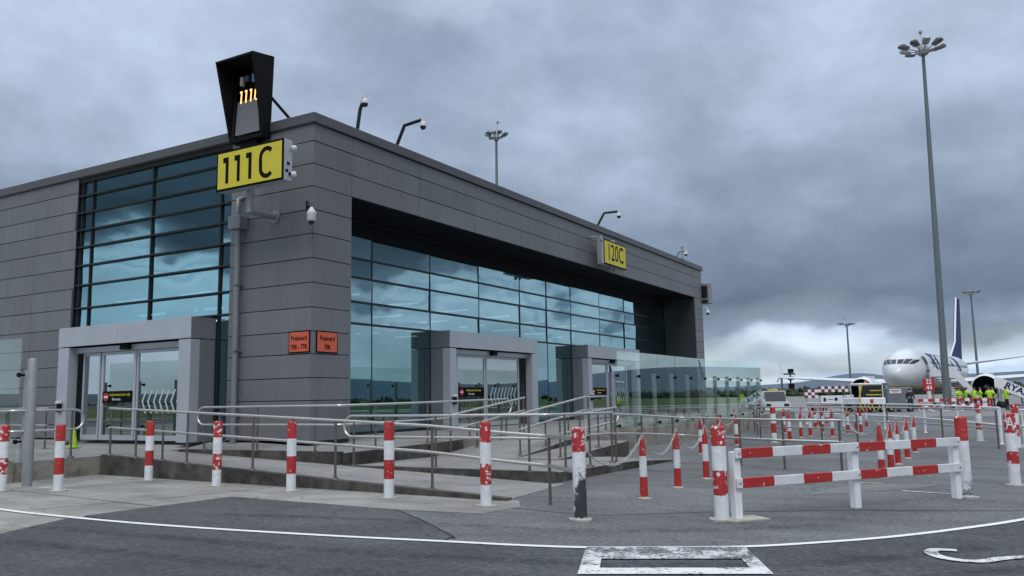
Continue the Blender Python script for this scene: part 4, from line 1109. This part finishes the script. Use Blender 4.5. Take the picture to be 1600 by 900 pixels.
m_fus = banded('aircraft livery', [(0, (.012, .022, .12)), (1.78, (.55, .42, .03)), (2.0, (.68, .70, .73))], axis=2, wob=.0, rough=.28)
fo = fu.build('fuselage', m_fus, A)
def patch(mb, y0, y1, t0, t1, off=.012, ny=3, nt=3, mi=0):
    vs = []; fs = []
    for i in range(ny + 1):
        for j in range(nt + 1):
            vs.append(surf(y0 + (y1 - y0) * i / ny, t0 + (t1 - t0) * j / nt, off))
    for i in range(ny):
        for j in range(nt):
            a_ = i * (nt + 1) + j; fs.append((a_, a_ + 1, a_ + nt + 2, a_ + nt + 1))
    mb.add(vs, fs, mi, True)
def at_height(th, z):
    lo, hi = .15, 5.0
    for _ in range(30):
        md_ = (lo + hi) / 2; r, zc_ = sec(md_)
        if zc_ + r * 1.05 * math.sin(th) < z: lo = md_
        else: hi = md_
    return surf(hi, th, .02)
for (a0, a1, z0, z1) in ((87, 64, 3.86, 4.24), (93, 116, 3.86, 4.24), (61, 44, 3.85, 4.27), (119, 136, 3.85, 4.27), (41, 29, 3.84, 4.22), (139, 151, 3.84, 4.22)):
    k = MB(); vs = []; fs = []
    for i in range(5):
        for j in range(3):
            vs.append(at_height(R(a0 + (a1 - a0) * i / 4), z0 + (z1 - z0) * j / 2))
    for i in range(4):
        for j in range(2): fs.append((3 * i + j, 3 * i + j + 1, 3 * i + j + 4, 3 * i + j + 3))
    k.add(vs, fs, 0, True); k.build('cockpit_window', m_wind, fo)
for i in range(32):
    y = 6.0 + i * .72
    for t0 in (R(14), R(160)):
        k = MB(); patch(k, y, y + .26, t0, t0 + R(8), .012, 1, 1); k.build('cabin_window', m_wind, fo)
def on_side(u0, zc0):
    def f(u, v_, d):
        y = u0 + u; r, zc_ = sec(min(max(y, 0), 38)); z = zc0 + v_
        sn = max(-.98, min(.98, (z - zc_) / (r * 1.05))); return Vector((r * math.sqrt(1 - sn * sn) + .03 + d, y, z))
    return f
k = MB(); k.text('RYANAIR', 1.9, (0, 0, 0), (1, 0, 0), (0, 0, 1), 0, .004, .06, 2.0, fn=on_side(14.2, 4.12)); k.text('RYANAIR.COM', .85, (0, 0, 0), (1, 0, 0), (0, 0, 1), 0, .004, .03, 2.2, fn=on_side(15.0, 2.75)); k.build('lettering', m_navy, fo)
def wing(mb, pts_root, pts_tip, th0, th1):
    # pts: (leading, trailing) xyz
    rl, rt = map(Vector, pts_root); tl, tt = map(Vector, pts_tip)
    vs = []
    for (l, t, th) in ((rl, rt, th0), (tl, tt, th1)):
        m_ = l.lerp(t, .35)
        vs += [l, m_ + Vector((0, 0, th / 2)), t, m_ - Vector((0, 0, th / 2))]
    mb.add(vs, [(0, 1, 5, 4), (1, 2, 6, 5), (2, 3, 7, 6), (3, 0, 4, 7), (0, 3, 2, 1), (4, 5, 6, 7)])
for sx in (1, -1):
    k = MB(); wing(k, ((1.5 * sx, 12.5, 2.25), (1.5 * sx, 20.2, 2.35)), ((16.6 * sx, 20.6, 3.35), (16.6 * sx, 22.3, 3.40)), .75, .16); wo_ = k.build('wing', m_planew, A)
    k = MB(); wing(k, ((16.6 * sx, 20.6, 3.35), (16.6 * sx, 22.3, 3.4)), ((17.3 * sx, 22.2, 5.7), (17.3 * sx, 22.9, 5.7)), .12, .06); k.build('winglet', m_navy if sx > 0 else m_planew, wo_)
    k = MB(); mx_ = Matrix.Translation((5.3 * sx, 10.4, 1.78)) @ Matrix.Rotation(R(-90), 4, 'X')
    prof = [(1.04, 0), (1.12, .05), (1.22, .5), (1.24, 1.4), (1.14, 2.6), (.82, 3.9), (.66, 4.3)]
    k.lathe(prof, 24, 0, mx_, True, False); k.lathe([(1.04, 0), (.95, .1), (.9, .9)], 24, 1, mx_, True, False); k.lathe([(.9, .9), (.05, .92)], 24, 1, mx_, False, False); k.lathe([(.26, .88), (.02, .35)], 14, 2, mx_, True, False); k.lathe([(.66, 4.3), (.05, 4.9)], 20, 1, mx_, True, False)
    k.box(5.3 * sx - .15, 5.3 * sx + .15, 11.6, 15.5, 2.6, 3.1, 0)
    k.build('engine', [m_planew, m_black, m_galv], A)
    k = MB(); wing(k, ((.5 * sx, 32.6, 4.55), (.5 * sx, 36.4, 4.6)), ((7.0 * sx, 36.6, 5.35), (7.0 * sx, 38.0, 5.35)), .35, .1); k.build('tailplane', m_planew, A)
    k = MB(); k.tube([(2.85 * sx, 19, 2.3), (2.85 * sx, 19, .55)], .13, 8); 
    for dx in (-.3, .3): k.lathe([(.3, -.14), (.55, -.12), (.55, .12), (.3, .14)], 16, 1, rot_to((2.85 * sx + dx, 19, .56), (1, 0, 0)))
    k.build('main_gear', [m_galv, m_rubber], A)
k = MB(); vs = [(0, 28.8, 5.25), (0, 35.6, 4.9), (0, 37.6, 12.4), (0, 36.3, 12.5), (0, 32.9, 7.1)]
vv = [(x + dx, y, z) for dx in (-.19, .19) for (x, y, z) in vs]
k.add(vv, [(0, 1, 2, 3, 4), (9, 8, 7, 6, 5), (0, 5, 6, 1), (1, 6, 7, 2), (2, 7, 8, 3), (3, 8, 9, 4), (4, 9, 5, 0)]); fin = k.build('tail_fin', m_navy, A)
k = MB(); k.tube([(0, 28.4, 5.2), (0, 32.7, 7.1), (0, 36.15, 12.5)], .11, 8); k.build('fin_edge', m_planew, fin)
k = MB(); k.tube([(0, 4.2, 1.7), (0, 4.2, .4)], .1, 8)
for dx in (-.2, .2): k.lathe([(.2, -.1), (.36, -.08), (.36, .08), (.2, .1)], 14, 1, rot_to((dx, 4.2, .36), (1, 0, 0)))
k.build('nose_gear', [m_galv, m_rubber], A)
k = MB(); patch(k, 3.7, 4.6, R(-18), R(38), .015, 2, 5); k.build('cabin_door', m_wind, fo)

# ---------------------------------------------------------------- mobile steps
def steps(label, loc, rz, run, zt, zb, width, side_text=None, panel=m_white, plat=1.1):
    s = thing('boarding_steps', label, 'steps', loc, rz)
    n = 12
    k = MB()
    for i in range(n):
        x = run * i / n; z = zt - (zt - zb) * (i + 1) / n
        k.box(x, x + run / n + .02, -width / 2, width / 2, z - .06, z)
    k.box(-plat, 0, -width / 2, width / 2, zt - .08, zt); k.build('treads', m_galv, s)
    for sy in (-1, 1):
        y = sy * (width / 2 + .03)
        k = MB(); pr = [(-plat, zt - .15), (0, zt - .15), (run, zb - .03), (run, zb + .72), (0, zt + .82), (-plat, zt + .82)]
        vs = [(x, y + d, z) for d in (-.02, .02) for x, z in pr]
        k.add(vs, [tuple(range(6)), tuple(reversed(range(6, 12)))] + [(i, i + 6, (i + 1) % 6 + 6, (i + 1) % 6) for i in range(6)]); pn_ = k.build('side_panel', panel, s)
        if side_text and sy < 0:
            d = Vector((run, 0, zb - zt)).normalized(); u_ = Vector((-d.z, 0, d.x)) * 1
            if u_.z < 0: u_ = -u_
            k = MB(); k.text(side_text, .74, (run * .52, y - .03, (zt + zb) / 2 + .33), d, u_, 0, .004, .02, 1.05); k.build('lettering', m_navy, pn_)
    k = MB()
    for x, z in ((-plat + .2, zt), (run * .5, (zt + zb) / 2)):
        for y in (-width / 2, width / 2): k.tube([(x, y, .3), (x, y, z - .1)], .06, 6)
    k.tube([(-plat + .2, -width / 2, .4), (run, -width / 2, zb + .1)], .07, 6); k.tube([(-plat + .2, width / 2, .4), (run, width / 2, zb + .1)], .07, 6)
    for x in (-plat + .3, run * .6):
        for y in (-width / 2, width / 2): k.lathe([(.12, -.08), (.28, -.07), (.28, .07), (.12, .08)], 12, 1, rot_to((x, y, .28), (0, 1, 0)))
    k.build('chassis', [m_galv, m_rubber], s)
    return s
fd = A.matrix_basis @ Vector((3.1, 4.2, 0))
steps('white boarding steps at the front door of the airliner', (fd.x, fd.y, 0), R(70), 4.6, 2.75, .3, 1.5)
st = far_at(1562, 73)
steps('boarding steps with a navy lettered white side panel under the airliner wing', (st.x, st.y, 0), R(8), 3.4, 1.75, .05, 1.6, 'RYANAIR', plat=.25)

# ---------------------------------------------------------------- people
def person(label, loc, rz, lean=0.0, arms=0, vest=m_hiv, scale=1.0):
    s = thing('person', label, 'person', loc, rz, 'ground crew in lime vests beside the engine')
    J = {'pel': (0, 0, .98), 'ch': (0, -.03 * lean, 1.22), 'sh': (0, -.06 * lean, 1.44), 'nk': (0, -.07 * lean, 1.53), 'hd': (0, -.10 * lean, 1.66), 'top': (0, -.09 * lean, 1.76)}
    E_ = [('pel', 'ch'), ('ch', 'sh'), ('sh', 'nk'), ('nk', 'hd'), ('hd', 'top')]
    RD = {'pel': .16, 'ch': .155, 'sh': .13, 'nk': .058, 'hd': .100, 'top': .07}
    for sd_, sx in (('l', 1), ('r', -1)):
        J.update({sd_ + 'hp': (.10 * sx, 0, .92), sd_ + 'kn': (.12 * sx, -.03, .50), sd_ + 'an': (.13 * sx, .01, .09), sd_ + 'to': (.15 * sx, -.16, .05)})
        el = (.29 * sx, .02, 1.16) if not arms else (.27 * sx, -.14, 1.18)
        wr_ = (.31 * sx, -.06, .92) if not arms else (.14 * sx, -.36, 1.18)
        J.update({sd_ + 'sh': (.19 * sx, -.05 * lean, 1.42), sd_ + 'el': el, sd_ + 'wr': wr_, sd_ + 'hn': (wr_[0] * .98, wr_[1] - .05, wr_[2] - (.09 if not arms else .0))})
        RD.update({sd_ + 'hp': .105, sd_ + 'kn': .07, sd_ + 'an': .055, sd_ + 'to': .04, sd_ + 'sh': .075, sd_ + 'el': .055, sd_ + 'wr': .038, sd_ + 'hn': .04})
        E_ += [('pel', sd_ + 'hp'), (sd_ + 'hp', sd_ + 'kn'), (sd_ + 'kn', sd_ + 'an'), (sd_ + 'an', sd_ + 'to'), ('sh', sd_ + 'sh'), (sd_ + 'sh', sd_ + 'el'), (sd_ + 'el', sd_ + 'wr'), (sd_ + 'wr', sd_ + 'hn')]
    K = list(J); me = bpy.data.meshes.new('body'); me.from_pydata([J[k] for k in K], [(K.index(a_), K.index(b_)) for a_, b_ in E_], [])
    ob = bpy.data.objects.new('tmp', me); COL.objects.link(ob)
    md_ = ob.modifiers.new('s', 'SKIN'); ob.modifiers.new('d', 'SUBSURF').levels = 1
    for i, k in enumerate(K): me.skin_vertices[0].data[i].radius = (RD[k], RD[k])
    me.skin_vertices[0].data[0].use_root = True
    m2 = bpy.data.meshes.new_from_object(ob.evaluated_get(bpy.context.evaluated_depsgraph_get()))
    bpy.data.objects.remove(ob)
    m2.materials.clear()
    for m_ in (m_trous, vest, m_skin, m_silver): m2.materials.append(m_)
    for p in m2.polygons:
        c = p.center; p.use_smooth = True
        out = abs(c.x) > .24 or c.y < -.2
        p.material_index = 2 if (c.z > 1.52 or (out and (c.z < .98 or (arms and c.y < -.3)))) else (0 if c.z < .86 else (3 if 1.05 < c.z < 1.10 and not out else (1 if (not out or c.z > 1.25) else 0)))
    bo = bpy.data.objects.new('body', m2); COL.objects.link(bo); bo.parent = s
    hx = Vector(J['hd'])
    b = MB(); b.lathe([(.112, 0), (.115, .05), (.09, .11), (.02, .14)], 12, mat=Matrix.Translation(hx + Vector((0, .012, .0)))); b.build('hair', m_hair, s)
    b = MB()
    for ex in (-.035, .035): b.lathe([(.013, 0), (.008, .01)], 8, 0, rot_to(hx + Vector((ex, -.098, .012)), (0, -1, 0)))
    b.lathe([(.02, 0), (.006, .035)], 8, 1, rot_to(hx + Vector((0, -.095, -.025)), (0, -1, -.2))); b.box(hx.x - .03, hx.x + .03, hx.y - .102, hx.y - .095, hx.z - .065, hx.z - .055, 2)
    b.build('face', [m_hair, m_skin, m_red], s)
    s.scale = (scale,) * 3
for (px_, dp_, rz, ln_, ar, lab) in ((1497, 69, 40, 1, 1, 'person in a lime vest at the left end of the crew, near the mast'), (1509, 70, -60, 0, 0, 'person in a lime vest, second from the left of the crew'), (1521, 71, 150, 1, 1, 'person in a lime vest with back turned, third from the left of the crew'),
                                     (1531, 69.5, 100, 0, 1, 'person in a lime vest near the middle of the crew, arms forward'), (1545, 69, 175, 0, 0, 'person with broad lime vest seen from behind under the engine'), (1552, 72, -90, 1, 0, 'person in lime vest half hidden behind the broad-vested one'), (1571, 64, 120, 0, 1, 'person in a lime vest and dark trousers standing alone by the lettered steps')):
    person(lab, far_at(px_, dp_), R(rz), ln_, ar)
person('person in dark clothes standing beside the grey power unit', far_at(1421, 63), R(30), 0, 0, m_trous)

# ---------------------------------------------------------------- apron vehicles and equipment
def wheel(mb, x, y, r, wd=.2, mi=0, mj=1):
    mb.lathe([(r * .55, -wd / 2), (r, -wd / 2 + .02), (r, wd / 2 - .02), (r * .55, wd / 2)], 16, mi, rot_to((x, y, r), (0, 1, 0))); mb.lathe([(r * .5, -wd / 2 - .01), (r * .5, wd / 2 + .01)], 12, mj, rot_to((x, y, r), (0, 1, 0)))
YAW = R(29)
def local(name, label, cat, pxx, dep, group=None, rz=YAW): return thing(name, label, cat, far_at(pxx, dep), rz, group)
# grey ground power unit with a white notice
s = local('ground_power_unit', 'grey ground power cabinet with a white notice under the airliner nose', 'equipment', 1396, 66)
b = MB(); b.box(-.98, .98, -1.1, 1.1, .35, 1.85, bev=.05); b.box(-.9, .9, -1.0, 1.0, .16, .35); b.build('body', m_gpu, s)
b = MB(); b.box(-.99, .2, -1.112, -1.104, 1.0, 1.03); b.box(-.3, -.27, -1.112, -1.104, .4, 1.6); b.box(.52, .9, -1.115, -1.104, 1.35, 1.75); b.build('door_panel', m_alud, s)
b = MB(); b.box(-.78, .10, -1.125, -1.116, 1.42, 1.74, 0); b.box(-.7, .02, -1.13, -1.126, 1.60, 1.66, 1); b.box(-.6, -.08, -1.13, -1.126, 1.50, 1.55, 1); b.build('notice', [m_white, m_red], s)
for x in (-.7, .7):
    b = MB(); wheel(b, x, -.95, .24); wheel(b, x, .95, .24); b.build('wheel', [m_rubber, m_galv], s)
# yellow and black striped tug
s = local('aircraft_tug', 'pale aircraft tug with yellow cab frame and striped black and yellow skirt', 'tug', 1353, 66)
b = MB(); b.box(-.95, .95, -1.3, 2.4, .62, 1.12, bev=.06); b.build('body', m_white, s)
b = MB(); b.box(-.92, .92, -1.0, .9, 2.06, 2.24, bev=.06)
for x in (-.9, .84):
    for y in (-1.0, .8): b.box(x, x + .07, y, y + .07, 1.12, 2.08)
b.build('cab_roof', m_offw, s)
b = MB(); b.box(-.82, .82, -.96, -.92, 1.14, 2.05, 0); b.box(-.4, .78, -.975, -.962, 1.30, 1.38, 1); b.box(-.1, .78, -.975, -.962, 1.62, 1.70, 1); b.build('windscreen', [m_wind, m_vyel], s)
b = MB(); b.box(-1.0, 1.0, -1.36, -1.31, .18, .60, 0)
for i in range(7):
    x = -.9 + i * .28; sg = 1 if i > 3 else -1
    b.add([(x, -1.366, .20), (x + .11, -1.366, .20), (x + .11 + .16 * sg, -1.366, .58), (x + .16 * sg, -1.366, .58)], [(0, 1, 2, 3)], 1)
b.build('striped_skirt', [m_ink, m_vyel], s)
b = MB(); b.box(-.25, -.02, -1.34, -1.305, .70, 1.0); b.build('tow_hitch', m_red, s)
b = MB(); b.tube([(-.96, -1.25, .15), (-1.0, -1.2, 1.2), (-.7, -1.0, 2.14)], .06, 8); b.build('guard_bar', m_vyel, s)
b = MB(); b.lathe([(.10, 2.24), (.10, 2.36), (.05, 2.43)], 10); b.build('beacon', m_orange, s)
for y in (-.7, 1.6):
    for x in (-.85, .85):
        b = MB(); b.lathe([(.2, -.12), (.38, -.1), (.38, .1), (.2, .12)], 14, 0, rot_to((x, y, .38), (1, 0, 0))); b.build('wheel', m_rubber, s)
# chequered trailer with white boards on a long grey flatbed
s = local('equipment_trailer', 'long grey flatbed trailer with white boards and chequered rear panel', 'trailer', 1304, 70)
b = MB(); b.box(-2.1, 4.6, -1.0, 1.0, .38, .62, bev=.03); b.build('deck', m_alud, s)
b = MB(); b.box(-1.5, .25, -1.04, -.98, .70, 1.30, 0, bev=.02)
b.lathe([(.14, -.004), (.14, .004)], 14, 1, rot_to((-.30, -1.046, 1.02), (0, -1, 0))); b.box(-1.32, -1.12, -1.048, -1.042, .85, 1.15, 1); b.box(-.95, -.55, -1.048, -1.042, .98, 1.03, 1)
b.build('side_board', [m_white, m_navy], s)
b = MB(); b.box(.55, 1.15, -1.0, -.4, .63, 1.34, bev=.04); b.build('bin', m_offw, s)
b = MB()
for i in range(13):
    for j in range(3):
        if i > 3 and j == 0: continue
        b.box(-2.15 + i * .28, -2.15 + (i + 1) * .28, 1.02, 1.06, 1.36 - .0 + j * .24 - (.24 if i <= 3 else 0), 1.36 + (j + 1) * .24 - (.24 if i <= 3 else 0), 0 if (i + j) % 2 else 1)
for x in (-2.0, -.9, .5): b.tube([(x, 1.04, .6), (x, 1.04, 1.3)], .03, 6, 2)
b.build('chequered_panel', [m_white, mat('dark red chequer', (.16, .02, .03), .6), m_galv], s)
for x in (-1.5, 1.0, 3.8):
    b = MB(); wheel(b, x, -.85, .24); wheel(b, x, .85, .24); b.build('wheel', [m_rubber, m_galv], s)
# van at the end of the glass screen
s = local('service_van', 'small grey service van with dark windscreen beyond the glass screen end', 'van', 1208, 66, None, R(20))
b = MB(); b.prism([(-.92, -2.2), (.92, -2.2), (.92, 2.2), (-.92, 2.2)], .35, .95); b.prism([(-.86, -1.2), (.86, -1.2), (.86, 2.15), (-.86, 2.15)], .95, [1.0, 1.0, 1.75, 1.75]); b.prism([(-.84, -.5), (.84, -.5), (.84, 2.1), (-.84, 2.1)], 1.0, 1.78); b.build('body', m_offw, s)
b = MB(); b.add([(-.78, -1.27, .98), (.78, -1.27, .98), (.74, -.53, 1.70), (-.74, -.53, 1.70)], [(0, 1, 2, 3)]); b.build('windscreen', m_wind, s)
for x in (-.65, .65):
    b = MB(); b.box(x - .18, x + .18, -2.23, -2.19, .62, .80); b.build('headlight', m_wind, s)
b = MB(); b.box(-.35, .35, -.1, .1, 1.79, 1.92, bev=.02); b.build('roof_beacon', m_vyel, s)
for x in (-.88, .88):
    for y in (-1.4, 1.4):
        b = MB(); b.lathe([(.18, -.1), (.33, -.09), (.33, .09), (.18, .1)], 14, 0, rot_to((x, y, .33), (1, 0, 0))); b.build('wheel', m_rubber, s)
# stand number post
s = local('stand_post', 'red stand number board reading 22 on a pale post under the boarding steps', 'sign', 1451, 68)
b = MB(); b.box(-.14, .14, -.1, .1, 0, 1.65, bev=.02); b.build('post', m_offw, s); b = MB(); b.box(-.46, .46, -.12, -.06, 1.55, 2.55, bev=.02); p_ = b.build('board', m_red, s)
b = MB(); b.text('22', .52, (0, -.125, 2.27), (1, 0, 0), (0, 0, 1), 0, .003, .01, .9); b.text('44', .5, (0, -.125, 1.80), (1, 0, 0), (0, 0, 1), 0, .003, .01, .9); b.build('lettering', m_white, p_)
# docking display on its post far left of the airliner
s = local('docking_post', 'dark docking display boxes on a slim far post between hills and sky', 'display', 1237, 125)
b = MB(); b.tube([(-1.3, .3, 0), (-1.3, .3, 4.3)], .16, 8); b.tube([(-2.0, .3, 3.2), (-1.3, .3, 4.2), (.2, .3, 3.3)], .08, 6); b.build('post', m_charc, s)
b = MB(); b.box(-.36, .36, -.3, .3, 2.2, 2.95); b.box(-.36, .36, -.3, .3, 3.5, 3.95); b.box(-1.2, .6, -.2, .2, 4.25, 4.45); b.box(-.34, .34, -.3, .3, 4.5, 5.1); b.tube([(0, .3, 2.2), (0, .3, 5.0)], .10, 6); b.build('display_box', m_black, s)
# water barriers in a row
for i, (px_, lab) in enumerate(((1444, 'red and white apron barrier left of the tallest mast foot'), (1462, 'red and white apron barrier touching the tallest mast foot'), (1488, 'red and white apron barrier right of the tallest mast foot'), (1509, 'red and white apron barrier in front of the ground crew'), (1536, 'red and white apron barrier under the engine'))):
    s = local('apron_barrier', lab, 'barrier', px_, 66, 'red and white barriers before the airliner')
    for z0, off in ((.72, 0), (.30, i)):
        b = MB()
        for k in range(3):
            x = -.52 + k * .36
            b.box(x, x + .36, -.05, .05, z0, z0 + .22, (k + off) % 2)
        b.build('board', [m_red, m_white], s)
    for x in (-.5, .46):
        b = MB(); b.box(x, x + .06, .052, .11, 0, .98); b.box(x - .05, x + .1, -.25, .35, 0, .06); b.build('leg', m_white, s)

# ---------------------------------------------------------------- far background
def ridge(name, dist, az0, az1, h0, h1, seed, m, kind='structure'):
    rnd = random.Random(seed); mb = MB(); n = 60; vs = []; fs = []
    ph = [rnd.uniform(0, 6.28) for _ in range(5)]
    for i in range(n + 1):
        t = i / n; a_ = R(az0 + (az1 - az0) * t)
        hh = h0 + (h1 - h0) * (.5 + .25 * math.sin(4 * t * 3.1 + ph[0]) + .15 * math.sin(11 * t + ph[1]) + .1 * math.sin(23 * t + ph[2])) * math.sin(math.pi * min(1, max(0, t * 1.0))) ** .5
        for d_, z in ((dist, -2), (dist * 1.10, hh * .6), (dist * 1.22, hh), (dist * 1.6, hh * .9)):
            vs.append((CAM.x + d_ * math.sin(a_), CAM.y + d_ * math.cos(a_), z))
    for i in range(n):
        for k in range(3):
            a_ = 4 * i + k; fs.append((a_, a_ + 4, a_ + 5, a_ + 1))
    mb.add(vs, fs, 0, True); o = mb.build(name, m); o['kind'] = kind
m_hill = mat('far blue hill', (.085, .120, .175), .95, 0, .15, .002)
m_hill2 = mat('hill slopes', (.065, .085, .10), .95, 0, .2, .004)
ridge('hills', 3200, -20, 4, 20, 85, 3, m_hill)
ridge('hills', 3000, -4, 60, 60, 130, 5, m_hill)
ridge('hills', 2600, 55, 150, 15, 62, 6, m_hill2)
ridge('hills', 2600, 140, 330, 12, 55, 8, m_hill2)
# wood at the edge of the field
m_leaf = mat('wood foliage', (.030, .045, .022), .95, 0, .4, .3)
wd = MB(); rnd = random.Random(4)
for i in range(1500):
    a_ = rnd.uniform(-30, 300) if i % 2 else rnd.uniform(-16, 20); d_ = rnd.uniform(420, 560)
    if -60 < a_ < -17: continue
    c = Vector((CAM.x + d_ * math.sin(R(a_)), CAM.y + d_ * math.cos(R(a_)), 0)); hh = rnd.uniform(1.2, 4.2) * (1.6 if rnd.random() < .08 else 1); r_ = rnd.uniform(3, 7)
    for k in range(5):
        o_ = Vector((rnd.uniform(-r_, r_), rnd.uniform(-r_, r_), hh * rnd.uniform(.2, .8))) + c; q_ = rnd.uniform(.7, 1.7)
        wd.add([o_ + Vector((q_ * x, q_ * y, q_ * z)) for x, y, z in ((1, 0, 0), (0, 1, 0), (-1, 0, 0), (0, -1, 0), (0, 0, 1), (0, 0, -1))], [(0, 1, 4), (1, 2, 4), (2, 3, 4), (3, 0, 4), (1, 0, 5), (2, 1, 5), (3, 2, 5), (0, 3, 5)])
o = wd.build('woodland', m_leaf); tag(o, 'dark far woodland along the edge of the airfield', 'woodland', kind='stuff')
